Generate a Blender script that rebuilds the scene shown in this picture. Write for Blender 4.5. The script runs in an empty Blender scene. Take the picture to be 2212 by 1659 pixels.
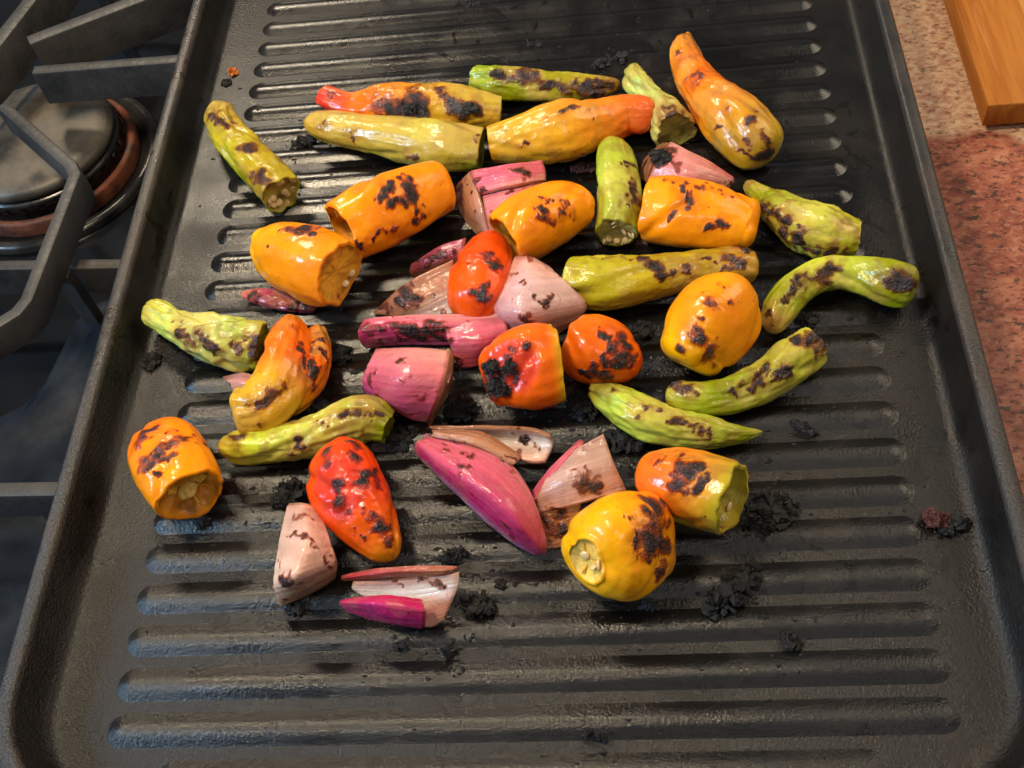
import bpy, bmesh, math, random
import numpy as np
from mathutils import Matrix, Vector

ZF = -.125; S = 0.014                     # one unit of the tables below (one ridge pitch of the griddle) in metres
sc = bpy.context.scene
# ---------------------------------------------------------------- camera
CAM_R = [[0.99275, 0.05224, 0.10823], [0.01825, 0.82457, -0.56547], [-0.11878, 0.56334, 0.81764]]
CAM_C = [2.791, -17.3059, 22.5892]
CAM_F = 2438.90

cam_d = bpy.data.cameras.new('camera'); cam = bpy.data.objects.new('camera', cam_d); sc.collection.objects.link(cam)
cam_d.sensor_width = 36; cam_d.lens = 36*CAM_F/2212; cam_d.clip_start = .01; cam_d.clip_end = 50
cam.matrix_world = Matrix.Translation(Vector(CAM_C)*S) @ Matrix(CAM_R).to_4x4()
sc.camera = cam
# ---------------------------------------------------------------- room light: no sky, a dim warm kitchen
w = bpy.data.worlds.new('World'); sc.world = w; w.use_nodes = True
bg = w.node_tree.nodes['Background']; bg.inputs[0].default_value = (.92, .96, 1., 1); bg.inputs[1].default_value = .16
def area(name, loc, aim, size, power, col, shape='DISK', size_y=None):
    l = bpy.data.lights.new(name, 'AREA'); l.shape = shape; l.size = size; l.energy = power; l.color = col
    if size_y: l.size_y = size_y
    o = bpy.data.objects.new(name, l); sc.collection.objects.link(o); o.location = loc
    o.rotation_euler = (Vector(aim)-Vector(loc)).to_track_quat('-Z', 'Y').to_euler(); return o
# two lamps under the range hood above the stove, an added fill lamp at right, the kitchen window to the left and a ceiling lamp behind the camera
area('hood_or_fill_lamp', (-.24, .0, .62), (-.03, 0, 0), .12, 3.6, (1., .81, .55))
area('hood_or_fill_lamp', (-.36, .60, .60), (0, .05, 0), .14, 3.8, (1., .84, .62))
area('hood_or_fill_lamp', (.66, .30, .62), (.22, .12, 0), .62, 4.4, (1., .84, .62))  # unseen fill added at right to brighten the granite counter
area('kitchen_window', (-1.5, -.36, .93), (0, 0, 0), .40, 27., (.42, .69, 1.), 'RECTANGLE', .48)
area('ceiling_lamp', (.35, -1.0, 1.8), (0, 0, 0), .5, 5., (1., .94, .86))
sc.view_settings.view_transform = 'Standard'; sc.view_settings.look = 'None'; sc.view_settings.gamma = 1
sc.view_settings.use_curve_mapping = False; sc.view_settings.exposure = 0.0
sc.cycles.use_denoising = True; sc.cycles.adaptive_threshold = .02
sc.cycles.max_bounces = 5
# ---------------------------------------------------------------- shape maths
def _hash(ix, iy, iz, seed):
    n = (ix*374761393 + iy*668265263 + iz*2147483647 + seed*1274126177) & 0xffffffff
    n = ((n ^ (n >> 13))*1274126177) & 0xffffffff
    n = ((n ^ (n >> 16))*2246822519) & 0xffffffff
    return ((n ^ (n >> 15)) & 0xffffff)/float(0xffffff)*2-1
def vnoise(p, seed=0):
    p = np.asarray(p, float); i = np.floor(p).astype(np.int64); f = p-i; f = f*f*f*(f*(f*6-15)+10)
    out = 0
    for dx in (0, 1):
        wx = f[..., 0] if dx else 1-f[..., 0]
        for dy in (0, 1):
            wy = f[..., 1] if dy else 1-f[..., 1]
            for dz in (0, 1):
                wz = f[..., 2] if dz else 1-f[..., 2]
                out = out+wx*wy*wz*_hash(i[..., 0]+dx, i[..., 1]+dy, i[..., 2]+dz, seed)
    return out
def fbm(p, seed=0, octs=3):
    p = np.asarray(p, float); a = 1.; s = 0; t = 0
    for o in range(octs):
        s = s+a*vnoise(p*2**o+o*17.3, seed+o); t += a; a *= .5
    return s/t
def smooth(a, b, x):
    t = np.clip((x-a)/(b-a), 0, 1); return t*t*(3-2*t)
def catmull(ctrl, n):
    c = np.asarray(ctrl, float)
    c = np.vstack([2*c[0]-c[1], c, 2*c[-1]-c[-2]])
    m = len(c)-3; T = np.linspace(0, m, m*40+1); k = np.minimum(T.astype(int), m-1); t = (T-k)[:, None]
    a, b, d, e = c[k], c[k+1], c[k+2], c[k+3]
    q = .5*((2*b)+(-a+d)*t+(2*a-5*b+4*d-e)*t*t+(-a+3*b-3*d+e)*t**3)
    s = np.r_[0, np.cumsum(np.linalg.norm(np.diff(q[:, :3], axis=0), axis=1))]
    S_ = np.linspace(0, s[-1], n)
    return np.array([np.interp(S_, s, q[:, j]) for j in range(q.shape[1])]).T, s[-1]
NV = 84
def pepper_rows(d):
    """rows of a swept pepper: centre, frame, radius and parameter u for each ring (outer skin incl. caps)"""
    o = d['opt']; q, L = catmull(d['ctrl'], 112)
    C = q[:, :3]; R = np.maximum(q[:, 3], .02); s = np.linspace(0, L, len(q))
    T = np.gradient(C, axis=0); T /= np.linalg.norm(T, axis=1)[:, None]
    rows = []
    rm = R.max()
    for end in (0, 1):
        if d['caps'][end] == 'round':
            re = (R[:14] if end == 0 else R[-14:]).max(); c = min(o.get('capk', .8)*re, L*.35)
            dd = s if end == 0 else L-s
            R = R*np.where(dd < c, np.sqrt(np.clip(1-(1-dd/c)**2, 0.0004, 1)), 1)
    for i in range(len(q)):
        if d['caps'][0] == 'dimple' and s[i] < .42*R[:30].max(): continue
        if d['caps'][1] == 'dimple' and L-s[i] < .42*R[-30:].max(): continue
        rows.append([C[i], T[i], R[i], s[i]/L, 1.])
    for end in (0, 1):
        if d['caps'][end] != 'dimple': continue
        b = rows[0] if end == 0 else rows[-1]; sg = -1 if end == 0 else 1; add = []
        cl = .42*(R[:30].max() if end == 0 else R[-30:].max())
        for ph in np.linspace(0, .8*math.pi, 22)[1:]:
            add.append([b[0]+b[1]*sg*cl*math.sin(ph), b[1], b[2]*(.447+.553*math.cos(ph)), 0. if end == 0 else 1., 1+1.8*math.sin(ph)])
        rows = add[::-1]+rows if end == 0 else rows+add
    for end in (0, 1):
        if d['caps'][end] not in ('open', 'cut'): continue
        b = rows[0] if end == 0 else rows[-1]; sg = -1 if end == 0 else 1; add = []
        tk = .13 if d['caps'][end] == 'open' else .10
        for ph in (25, 50, 75, 90): 
            p_ = math.radians(ph); add.append([b[0]+b[1]*sg*b[2]*.07*math.sin(p_), b[1], b[2]*(1-tk*.6*(1-math.cos(p_))), b[3], 1.])
        add.append([b[0]+b[1]*sg*b[2]*.06, b[1], b[2]*(1-tk), b[3], 1.])
        rows = add[::-1]+rows if end == 0 else rows+add
    return rows, L, rm
def frame(T):
    side = np.cross(T, (0, 0, 1.)); side /= np.linalg.norm(side)+1e-9
    return side, np.cross(side, T)
def pepper_skin(d):
    o = d['opt']; rows, L, rm = pepper_rows(d); seed = d['seed']
    v = np.linspace(0, 2*math.pi, NV, endpoint=False); cv, sv = np.cos(v), np.sin(v)
    n = o.get('lobes', 3); la = o.get('la', .04); wr = o.get('wr', .03); sq = o.get('sq', 1.); ph = seed*1.3
    P = np.zeros((len(rows), NV, 3)); U = np.zeros((len(rows), NV))
    for i, (c, T, r, u, lm) in enumerate(rows):
        sd, up = frame(T)
        lob = 1+la*lm*np.cos(n*v+ph+u*.5)
        q = np.stack([cv*1.3+seed, sv*1.3+seed*.37, np.full(NV, u*L/rm*.55)], -1)
        w1 = fbm(q*1.1, seed, 2); q2 = np.stack([cv*2.6+seed, sv*2.6, np.full(NV, u*L/rm*.8)], -1)
        w2 = 1-2*np.abs(fbm(q2, seed+9, 2))
        w3 = fbm(np.stack([cv*4, sv*4, np.full(NV, u*L/rm*3.2)], -1)+seed, seed+31, 2)
        rr = r*(lob+.06*fbm(q*.8+7, seed+77, 2)+wr*(1.1*w1+.75*(w2-.4)+.45*w3))
        for q_ in range(o.get('nc', 5 if wr > .055 else 3)):    # wilted, sunken creases running along the pepper
            v0 = seed*2.1+q_*2.4+1.1*math.sin(u*3.1+q_*1.7+seed); am = (.10+.9*wr)*(.55+.45*math.sin(u*7+q_*2.2+seed))
            dv = np.angle(np.exp(1j*(v-v0))); rr = rr-r*am*np.exp(-(dv/.22)**2)+r*am*.35*np.exp(-(dv/.6)**2)
        P[i] = c+np.outer(rr*cv, sd)+np.outer(rr*sv*sq, up)
        U[i] = u
    # ragged cut edges
    for end in (0, 1):
        if d['caps'][end] in ('open', 'cut'):
            idx = range(0, 12) if end == 0 else range(len(rows)-12, len(rows))
            jit = fbm(np.stack([cv*1.5, sv*1.5, np.full(NV, seed*3.1)], -1), seed+5, 3)
            for i in idx:
                k = (1-i/12.) if end == 0 else (1-(len(rows)-1-i)/12.)
                P[i] += np.outer(jit*k*rows[i][2]*(.24 if d['caps'][end] == 'open' else .14), rows[i][1])
    return P, U, rows
def tube_faces(nr, nv, close0=True, close1=True):
    i, j = np.meshgrid(np.arange(nr-1), np.arange(nv), indexing='ij'); a = i*nv+j; b = i*nv+(j+1) % nv
    f = np.stack([a, b, b+nv, a+nv], -1).reshape(-1, 4).tolist()
    if close0: f.append(list(range(nv))[::-1])
    if close1: f.append([(nr-1)*nv+k for k in range(nv)])
    return f
def grid_interp(G, n, m):
    G = np.asarray(G, float)
    def up(A, n):
        k = len(A)
        if k == 2: t = np.linspace(0, 1, n)[:, None, None]; return A[0]*(1-t)+A[1]*t
        c = np.concatenate([[2*A[0]-A[1]], A, [2*A[-1]-A[-2]]]); T = np.linspace(0, k-1, n); i = np.minimum(T.astype(int), k-2); t = (T-i)[:, None, None]
        a, b, d, e = c[i], c[i+1], c[i+2], c[i+3]
        return .5*((2*b)+(-a+d)*t+(2*a-5*b+4*d-e)*t*t+(-a+3*b-3*d+e)*t**3)
    A = up(G, n); A = up(A.transpose(1, 0, 2), m).transpose(1, 0, 2)
    return A
def onion_surface(G, seed, n=56, m=56):
    A = grid_interp(G, n, m)
    N = np.cross(np.gradient(A, axis=1), np.gradient(A, axis=0)); N /= np.linalg.norm(N, axis=2)[..., None]+1e-9
    if N[..., 2].mean()+(-N[..., 1].mean())*.6 < 0: N = -N
    A = A+N*(fbm(A*1.6+seed, seed, 3)*.035)[..., None]
    return A, N

PEPPERS = [
{'name':'green_pepper', 'label':'yellow-green pepper by the left rim with a seed-filled cut end facing the camera', 'cat':'pepper', 'group':'blistered green peppers on the griddle', 'ctrl':[[-8.983, 8.779, 0.402, 0.334],[-9.061, 8.103, 0.507, 0.474],[-8.472, 7.01, 0.557, 0.541],[-7.699, 6.068, 0.587, 0.58],[-7.08, 5.272, 0.608, 0.608],[-6.738, 4.778, 0.594, 0.59]], 'caps':('round', 'open'), 'cols':[(0, (0.5, 0.34, 0.07)),(0.3, (0.4, 0.32, 0.01)),(1, (0.4, 0.32, 0.01))], 'seed':3, 'opt':{'wr':0.07, 'lobes':3, 'la':0.05, 'col2':(0.25, 0.275, 0.004), 'side2':1, 'seeds':14, 'depth':0.35, 'inner':(0.42, 0.33, 0.06), 'brown':0.35}, 'marks':[[-8.449, 7.739, 0.86, 0.039],[-9.127, 7.728, 1.039, 0.161],[-9.026, 7.522, 1.057, 0.112],[-8.828, 7.43, 1.062, 0.139],[-8.649, 7.284, 1.066, 0.143],[-8.547, 7.197, 1.074, 0.154],[-8.42, 7.078, 1.097, 0.051],[-8.377, 7.351, 0.939, 0.072],[-8.345, 7.371, 0.931, 0.072],[-8.273, 7.416, 0.91, 0.06],[-7.987, 6.152, 1.123, 0.098],[-7.723, 6.098, 1.15, 0.134],[-7.773, 6.223, 1.136, 0.095],[-7.654, 6.209, 1.131, 0.13],[-7.626, 6.175, 1.129, 0.105],[-7.483, 5.084, 1.077, 0.141],[-7.231, 4.946, 1.151, 0.214],[-7.133, 4.803, 1.146, 0.18],[-6.926, 4.734, 1.179, 0.127],[-7.831, 5.338, 0.472, 0.018],[-7.406, 4.876, 1.004, 0.089],[-7.323, 4.883, 1.065, 0.074],[-7.32, 4.937, 1.099, 0.105],[-8.814, 7.879, 1.001, 0.012],[-8.986, 7.989, 0.962, 0.065],[-8.937, 7.962, 0.974, 0.046],[-8.886, 7.939, 0.989, 0.059]]},
{'name':'green_pepper', 'label':'pale wrinkled green pepper with brown blisters left of the folded orange pepper', 'cat':'pepper', 'group':'blistered green peppers on the griddle', 'ctrl':[[-9.942, 0.981, 0.42, 0.346],[-9.474, 0.721, 0.466, 0.408],[-8.813, 0.253, 0.494, 0.445],[-8.083, -0.139, 0.598, 0.584],[-7.27, -0.433, 0.64, 0.64],[-6.469, -0.542, 0.592, 0.576]], 'caps':('round', 'cut'), 'cols':[(0, (0.4, 0.32, 0.01)),(0.2, (0.5, 0.52, 0.08)),(0.6, (0.56, 0.58, 0.15)),(1, (0.25, 0.275, 0.004))], 'seed':4, 'opt':{'wr':0.13, 'lobes':3, 'la':0.05, 'brown':0.5, 'seedn':3}, 'marks':[[-8.653, -0.183, 1.052, 0.091],[-8.585, -0.29, 1.079, 0.112],[-8.608, -0.355, 1.015, 0.079],[-8.545, -0.414, 0.982, 0.087],[-8.459, -0.515, 0.98, 0.099],[-8.395, -0.581, 0.953, 0.088],[-8.413, -0.384, 1.111, 0.112],[-8.348, -0.448, 1.08, 0.113],[-8.324, -0.503, 1.058, 0.099],[-8.233, -0.589, 1.041, 0.078],[-8.112, -0.71, 0.979, 0.09],[-8.112, -0.71, 0.979, 0.1],[-7.743, -0.575, 1.205, 0.012],[-7.881, -0.388, 1.28, 0.084],[-7.844, -0.399, 1.267, 0.087],[-7.803, -0.51, 1.228, 0.061],[-7.78, -0.562, 1.204, 0.057],[-7.77, -0.656, 1.161, 0.055],[-7.747, -0.713, 1.144, 0.025],[-7.661, -0.704, 1.179, 0.073],[-7.518, -0.792, 1.155, 0.064],[-7.487, -0.837, 1.121, 0.073],[-7.413, -0.891, 1.085, 0.062],[-7.776, -0.808, 1.037, 0.072],[-7.739, -0.826, 1.042, 0.079],[-7.625, -0.868, 1.049, 0.086],[-7.589, -0.901, 0.948, 0.086],[-6.577, -0.908, 1.069, 0.013],[-7.107, -0.722, 1.156, 0.058],[-6.994, -0.778, 1.134, 0.063],[-6.922, -0.82, 1.1, 0.073],[-6.81, -0.838, 1.102, 0.079],[-6.816, -0.883, 1.089, 0.082],[-6.55, -0.686, 1.095, 0.109],[-6.448, -0.801, 1.116, 0.174],[-6.439, -0.898, 1.101, 0.184],[-6.473, -1.017, 0.965, 0.16],[-6.481, -1.074, 0.95, 0.136],[-8.565, -0.175, 1.06, 0.011],[-8.777, 0.191, 0.95, 0.055],[-8.659, 0.078, 0.988, 0.04],[-8.541, 0.011, 1.013, 0.038]]},
{'name':'green_pepper', 'label':'slim green pepper lying crosswise at the far end behind the long orange peppers', 'cat':'pepper', 'group':'blistered green peppers on the griddle', 'ctrl':[[-1.454, 9.165, 0.383, 0.357],[-0.554, 8.711, 0.461, 0.461],[0.495, 8.491, 0.45, 0.446],[1.658, 8.39, 0.386, 0.361],[2.366, 8.432, 0.323, 0.277],[2.819, 8.637, 0.206, 0.121]], 'caps':('cut', 'round'), 'cols':[(0, (0.27, 0.35, 0.008)),(0.3, (0.25, 0.275, 0.004)),(0.75, (0.4, 0.38, 0.012)),(1, (0.3, 0.14, 0.03))], 'seed':5, 'opt':{'wr':0.1, 'lobes':3, 'la':0.05, 'brown':0.5}, 'marks':[[0.374, 8.581, 0.927, 0.063],[-0.508, 8.63, 0.876, 0.145],[-0.357, 8.529, 0.847, 0.142],[-0.261, 8.562, 0.88, 0.133],[-0.002, 8.571, 0.927, 0.145],[0.051, 8.401, 0.864, 0.18],[0.252, 8.342, 0.838, 0.154],[0.045, 8.597, 0.931, 0.044],[0.119, 8.309, 0.808, 0.14],[0.276, 8.491, 0.884, 0.207],[0.383, 8.379, 0.866, 0.165],[0.483, 8.493, 0.882, 0.123],[0.564, 8.198, 0.749, 0.088],[0.694, 8.218, 0.748, 0.121],[0.773, 8.183, 0.73, 0.098],[0.863, 8.23, 0.749, 0.115],[0.984, 8.191, 0.731, 0.126],[1.063, 8.151, 0.719, 0.134],[1.184, 8.113, 0.697, 0.105],[1.3, 8.053, 0.613, 0.18],[1.561, 8.171, 0.671, 0.145],[1.638, 8.101, 0.618, 0.167],[1.849, 8.173, 0.604, 0.166],[1.972, 8.043, 0.472, 0.189],[2.195, 8.168, 0.508, 0.173],[2.239, 8.126, 0.431, 0.179],[-0.592, 8.655, 0.891, 0.019],[-0.888, 8.745, 0.88, 0.057],[-0.799, 8.735, 0.917, 0.05],[-0.719, 8.699, 0.923, 0.084],[-0.684, 8.66, 0.865, 0.084],[-0.508, 8.63, 0.876, 0.066],[2.258, 8.508, 0.647, 0.034],[2.11, 8.295, 0.681, 0.125],[2.287, 8.245, 0.588, 0.149],[2.334, 8.222, 0.549, 0.153],[2.465, 8.313, 0.557, 0.108],[2.566, 8.275, 0.443, 0.106]]},
{'name':'green_pepper', 'label':'small split green pepper whose narrow tip points to the tapered orange pepper', 'cat':'pepper', 'group':'blistered green peppers on the griddle', 'ctrl':[[3.22, 9.184, 0.293, 0.2],[3.286, 8.452, 0.411, 0.358],[3.69, 7.712, 0.391, 0.331],[4.01, 6.876, 0.511, 0.491],[4.252, 6.079, 0.571, 0.571]], 'caps':('round', 'cut'), 'cols':[(0, (0.27, 0.35, 0.008)),(0.45, (0.5, 0.58, 0.14)),(1, (0.42, 0.36, 0.08))], 'seed':6, 'opt':{'wr':0.16, 'lobes':3, 'la':0.1, 'brown':0.55}, 'marks':[[3.886, 6.481, 1.149, 0.038],[4.165, 6.375, 1.192, 0.116],[4.032, 6.334, 1.16, 0.119],[4.141, 6.118, 1.199, 0.086],[4.205, 6.066, 1.218, 0.144],[4.341, 6.104, 1.185, 0.112],[4.54, 6.621, 0.374, 0.139],[4.719, 6.383, 0.251, 0.02],[4.402, 6.132, 1.088, 0.146],[4.461, 6.136, 1.023, 0.082],[4.563, 6.533, 0.381, 0.1],[4.603, 6.481, 0.375, 0.123],[4.692, 6.415, 0.398, 0.131],[4.656, 6.394, 0.233, 0.085],[4.103, 6.586, -0.025, 0.026],[4.1, 6.854, -0.004, 0.055],[4.09, 6.762, -0.011, 0.052],[4.237, 6.511, 0.072, 0.06],[4.182, 6.46, 0.007, 0.08],[4.246, 6.231, 0.057, 0.054],[3.825, 6.059, 1.085, 0.057],[3.847, 6.006, 1.081, 0.06],[3.875, 5.977, 1.061, 0.04]]},
{'name':'green_pepper', 'label':'smooth bright green pepper standing upright between two yellow mini peppers', 'cat':'pepper', 'group':'blistered green peppers on the griddle', 'ctrl':[[2.508, 5.951, 0.395, 0.335],[2.553, 5.264, 0.528, 0.512],[2.608, 4.332, 0.574, 0.574],[2.591, 3.48, 0.576, 0.576],[2.511, 2.541, 0.56, 0.555]], 'caps':('round', 'open'), 'cols':[(0, (0.27, 0.35, 0.008)),(0.6, (0.45, 0.56, 0.05)),(1, (0.25, 0.275, 0.004))], 'seed':7, 'opt':{'wr':0.05, 'lobes':3, 'la':0.05, 'seeds':10, 'depth':0.3, 'inner':(0.5, 0.42, 0.12), 'brown':0.3}, 'marks':[[3.021, 4.707, 0.907, 0.024],[2.865, 4.605, 1.031, 0.069],[2.905, 4.575, 1.017, 0.068],[3.032, 4.578, 0.913, 0.088],[3.04, 4.48, 0.919, 0.086],[3.047, 3.789, 0.931, 0.048],[3.057, 4.018, 0.935, 0.095],[3.048, 3.821, 0.931, 0.12],[3.008, 3.758, 0.954, 0.12],[2.959, 3.568, 0.968, 0.129],[3.083, 3.499, 0.859, 0.146],[3.054, 3.271, 0.898, 0.138],[2.819, 3.127, 1.009, 0.021],[2.805, 3.287, 1.044, 0.065],[2.864, 3.284, 0.992, 0.068],[2.82, 3.159, 1.008, 0.057],[2.859, 3.029, 1.012, 0.047],[2.727, 4.505, 1.116, 0.044],[2.733, 4.411, 1.129, 0.045],[2.814, 4.412, 1.103, 0.043]]},
{'name':'green_pepper', 'label':'wrinkled green pepper with brown blistered side near the right gutter', 'cat':'pepper', 'group':'blistered green peppers on the griddle', 'ctrl':[[6.028, 4.277, 0.254, 0.133],[6.299, 3.569, 0.383, 0.305],[6.776, 2.809, 0.538, 0.511],[7.346, 2.213, 0.618, 0.618],[7.881, 1.911, 0.599, 0.592],[8.453, 1.843, 0.498, 0.458]], 'caps':('round', 'cut'), 'cols':[(0, (0.27, 0.35, 0.008)),(0.3, (0.25, 0.275, 0.004)),(0.7, (0.52, 0.5, 0.06)),(1, (0.4, 0.38, 0.012))], 'seed':8, 'opt':{'wr':0.13, 'lobes':3, 'la':0.06, 'brown':0.55}, 'marks':[[6.331, 2.613, 0.753, 0.023],[6.261, 2.893, 0.783, 0.123],[6.281, 2.863, 0.788, 0.083],[6.367, 2.744, 0.807, 0.08],[6.427, 2.65, 0.828, 0.072],[6.494, 2.522, 0.917, 0.079],[6.581, 2.308, 1.007, 0.098],[6.632, 2.201, 1.049, 0.079],[6.674, 2.135, 1.069, 0.107],[6.75, 2.044, 1.087, 0.08],[6.985, 1.71, 0.76, 0.055],[6.656, 2.018, 0.734, 0.14],[6.916, 1.774, 0.911, 0.135],[7.003, 1.669, 0.928, 0.159],[7.091, 1.63, 0.763, 0.104],[7.164, 1.574, 0.814, 0.095],[7.179, 1.598, 0.667, 0.033],[7.252, 1.633, 0.46, 0.134],[7.398, 1.538, 0.496, 0.113],[7.489, 1.369, 0.76, 0.094],[7.679, 1.409, 0.478, 0.12],[7.799, 1.336, 0.723, 0.094],[7.094, 1.871, 1.152, 0.017],[7.008, 1.83, 1.091, 0.059],[7.079, 1.776, 1.092, 0.057],[7.147, 1.716, 1.1, 0.061],[7.161, 1.654, 1.068, 0.056],[7.202, 1.63, 1.065, 0.059],[6.806, 1.814, 0.611, 0.067],[6.836, 1.786, 0.613, 0.078],[6.914, 1.742, 0.52, 0.083],[6.99, 1.703, 0.526, 0.055],[7.002, 1.878, 0.173, 0.064],[7.995, 1.348, 0.879, 0.02],[8.118, 1.339, 0.764, 0.049],[8.151, 1.337, 0.714, 0.063],[8.173, 1.313, 0.63, 0.062],[8.235, 1.334, 0.575, 0.042]]},
{'name':'green_pepper', 'label':'curved lime green pepper reaching farthest right with one brown oval scorch mark', 'cat':'pepper', 'group':'blistered green peppers on the griddle', 'ctrl':[[6.132, -0.8, 0.283, 0.187],[6.32, -0.317, 0.433, 0.386],[6.86, 0.393, 0.453, 0.413],[7.613, 0.804, 0.463, 0.427],[8.37, 0.665, 0.502, 0.479],[9.077, 0.32, 0.572, 0.572],[9.651, 0.117, 0.521, 0.504]], 'caps':('round', 'round'), 'cols':[(0, (0.5, 0.34, 0.07)),(0.2, (0.25, 0.275, 0.004)),(0.5, (0.55, 0.6, 0.05)),(0.85, (0.25, 0.275, 0.004)),(1, (0.27, 0.35, 0.008))], 'seed':9, 'opt':{'wr':0.06, 'lobes':4, 'la':0.07, 'brown':0.4, 'capk':0.45}, 'marks':[[8.884, 0.01, 0.961, 0.126],[9.043, -0.031, 0.994, 0.171],[9.079, 0.053, 1.083, 0.164],[9.274, -0.011, 1.059, 0.189],[6.948, 0.307, 0.85, 0.134],[7.088, 0.38, 0.847, 0.109],[7.166, 0.401, 0.832, 0.09],[7.302, 0.394, 0.784, 0.12],[7.361, 0.431, 0.783, 0.135],[7.505, 0.518, 0.765, 0.119],[7.573, 0.616, 0.762, 0.117],[7.692, 0.635, 0.774, 0.134],[6.648, 0.07, 0.842, 0.015],[6.505, -0.133, 0.838, 0.06],[6.576, -0.029, 0.845, 0.059],[6.693, -0.013, 0.82, 0.076],[6.74, 0.05, 0.82, 0.076],[6.745, 0.145, 0.838, 0.085],[6.902, 0.203, 0.799, 0.08],[6.954, 0.246, 0.81, 0.064],[6.104, -0.516, 0.742, 0.057],[6.072, -0.49, 0.698, 0.092],[6.086, -0.609, 0.682, 0.073],[6.117, -0.705, 0.634, 0.064],[6.152, -0.747, 0.597, 0.094],[6.385, -0.321, 0.82, 0.036],[6.457, -0.256, 0.815, 0.054],[6.503, -0.183, 0.817, 0.04]]},
{'name':'green_pepper', 'label':'curved green pepper with a black charred end in front of the lime one', 'cat':'pepper', 'group':'blistered green peppers on the griddle', 'ctrl':[[3.536, -2.324, 0.344, 0.292],[4.035, -2.627, 0.407, 0.375],[4.804, -2.646, 0.434, 0.412],[5.594, -2.382, 0.477, 0.469],[6.313, -1.876, 0.501, 0.501],[6.967, -1.339, 0.483, 0.477]], 'caps':('round', 'cut'), 'cols':[(0, (0.4, 0.38, 0.012)),(0.3, (0.25, 0.275, 0.004)),(1, (0.5, 0.48, 0.05))], 'seed':10, 'opt':{'wr':0.07, 'lobes':3, 'la':0.06, 'brown':0.4}, 'marks':[[6.467, -1.548, 1.017, 0.109],[6.599, -1.594, 1.033, 0.153],[6.755, -1.67, 1.009, 0.134],[6.836, -1.6, 1.001, 0.173],[6.957, -1.748, 0.876, 0.128],[7.152, -1.641, 0.81, 0.112],[6.948, -1.304, 1.006, 0.04],[6.656, -1.44, 1.028, 0.107],[6.863, -1.373, 1.017, 0.116],[6.983, -1.423, 0.979, 0.106],[6.937, -1.515, 0.997, 0.114],[7.06, -1.535, 0.922, 0.078],[7.133, -1.469, 0.91, 0.091],[5.479, -2.536, 0.863, 0.098],[5.546, -2.505, 0.866, 0.095],[5.601, -2.379, 0.99, 0.077],[5.726, -2.308, 0.969, 0.11],[5.786, -2.27, 0.965, 0.113],[5.795, -2.219, 0.979, 0.089],[5.841, -2.1, 0.966, 0.095],[5.395, -2.72, 0.798, 0.071],[5.516, -2.618, 0.844, 0.08],[5.537, -2.571, 0.842, 0.09],[5.479, -2.536, 0.863, 0.094],[5.52, -2.459, 0.964, 0.057],[5.989, -2.499, 0.868, 0.076],[6.126, -2.361, 0.889, 0.113],[6.141, -2.319, 0.92, 0.072],[6.254, -2.284, 0.916, 0.117],[5.071, -2.836, 0.747, 0.034],[4.978, -2.789, 0.8, 0.068],[5.108, -2.705, 0.847, 0.067],[5.089, -2.654, 0.91, 0.086],[5.169, -2.662, 0.887, 0.07],[3.706, -2.389, 0.668, 0.116],[3.776, -2.53, 0.722, 0.109],[3.87, -2.591, 0.758, 0.095],[3.984, -2.612, 0.789, 0.117],[4.04, -2.718, 0.79, 0.022],[4.057, -2.633, 0.81, 0.047],[4.079, -2.727, 0.797, 0.081],[4.153, -2.772, 0.804, 0.061]]},
{'name':'green_pepper', 'label':'glossy green pepper with a pointed tip just behind the orange mini with open end', 'cat':'pepper', 'group':'blistered green peppers on the griddle', 'ctrl':[[1.859, -2.154, 0.303, 0.246],[2.333, -2.665, 0.425, 0.409],[2.998, -3.181, 0.475, 0.475],[3.659, -3.424, 0.446, 0.436],[4.369, -3.581, 0.397, 0.371],[5.056, -3.611, 0.282, 0.217],[5.641, -3.471, 0.139, 0.027]], 'caps':('cut', 'round'), 'cols':[(0, (0.27, 0.35, 0.008)),(0.4, (0.5, 0.56, 0.06)),(0.8, (0.25, 0.275, 0.004)),(1, (0.27, 0.35, 0.008))], 'seed':11, 'opt':{'wr':0.11, 'lobes':4, 'la':0.05, 'brown':0.4}, 'marks':[[3.272, -3.16, 0.915, 0.011],[3.029, -3.198, 0.942, 0.07],[3.046, -3.167, 0.948, 0.05],[3.105, -3.237, 0.926, 0.071],[3.158, -3.224, 0.921, 0.05],[3.26, -3.191, 0.928, 0.076],[3.583, -3.472, 0.894, 0.091],[3.691, -3.501, 0.877, 0.106],[3.719, -3.542, 0.868, 0.064],[3.787, -3.591, 0.85, 0.065],[3.855, -3.646, 0.848, 0.083],[3.902, -3.63, 0.873, 0.078],[4.006, -3.717, 0.837, 0.066],[4.047, -3.723, 0.827, 0.069],[4.096, -3.697, 0.828, 0.064],[4.124, -3.755, 0.783, 0.066],[4.208, -3.762, 0.762, 0.104],[4.251, -3.765, 0.752, 0.091],[4.348, -3.729, 0.781, 0.078],[4.417, -3.799, 0.699, 0.061],[2.788, -3.437, 0.885, 0.01],[2.823, -3.291, 0.945, 0.037],[2.837, -3.353, 0.952, 0.041],[2.856, -3.415, 0.949, 0.038],[2.287, -2.623, 0.881, 0.016],[2.25, -2.543, 0.837, 0.04],[2.287, -2.623, 0.881, 0.049],[2.324, -2.705, 0.911, 0.048]]},
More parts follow.
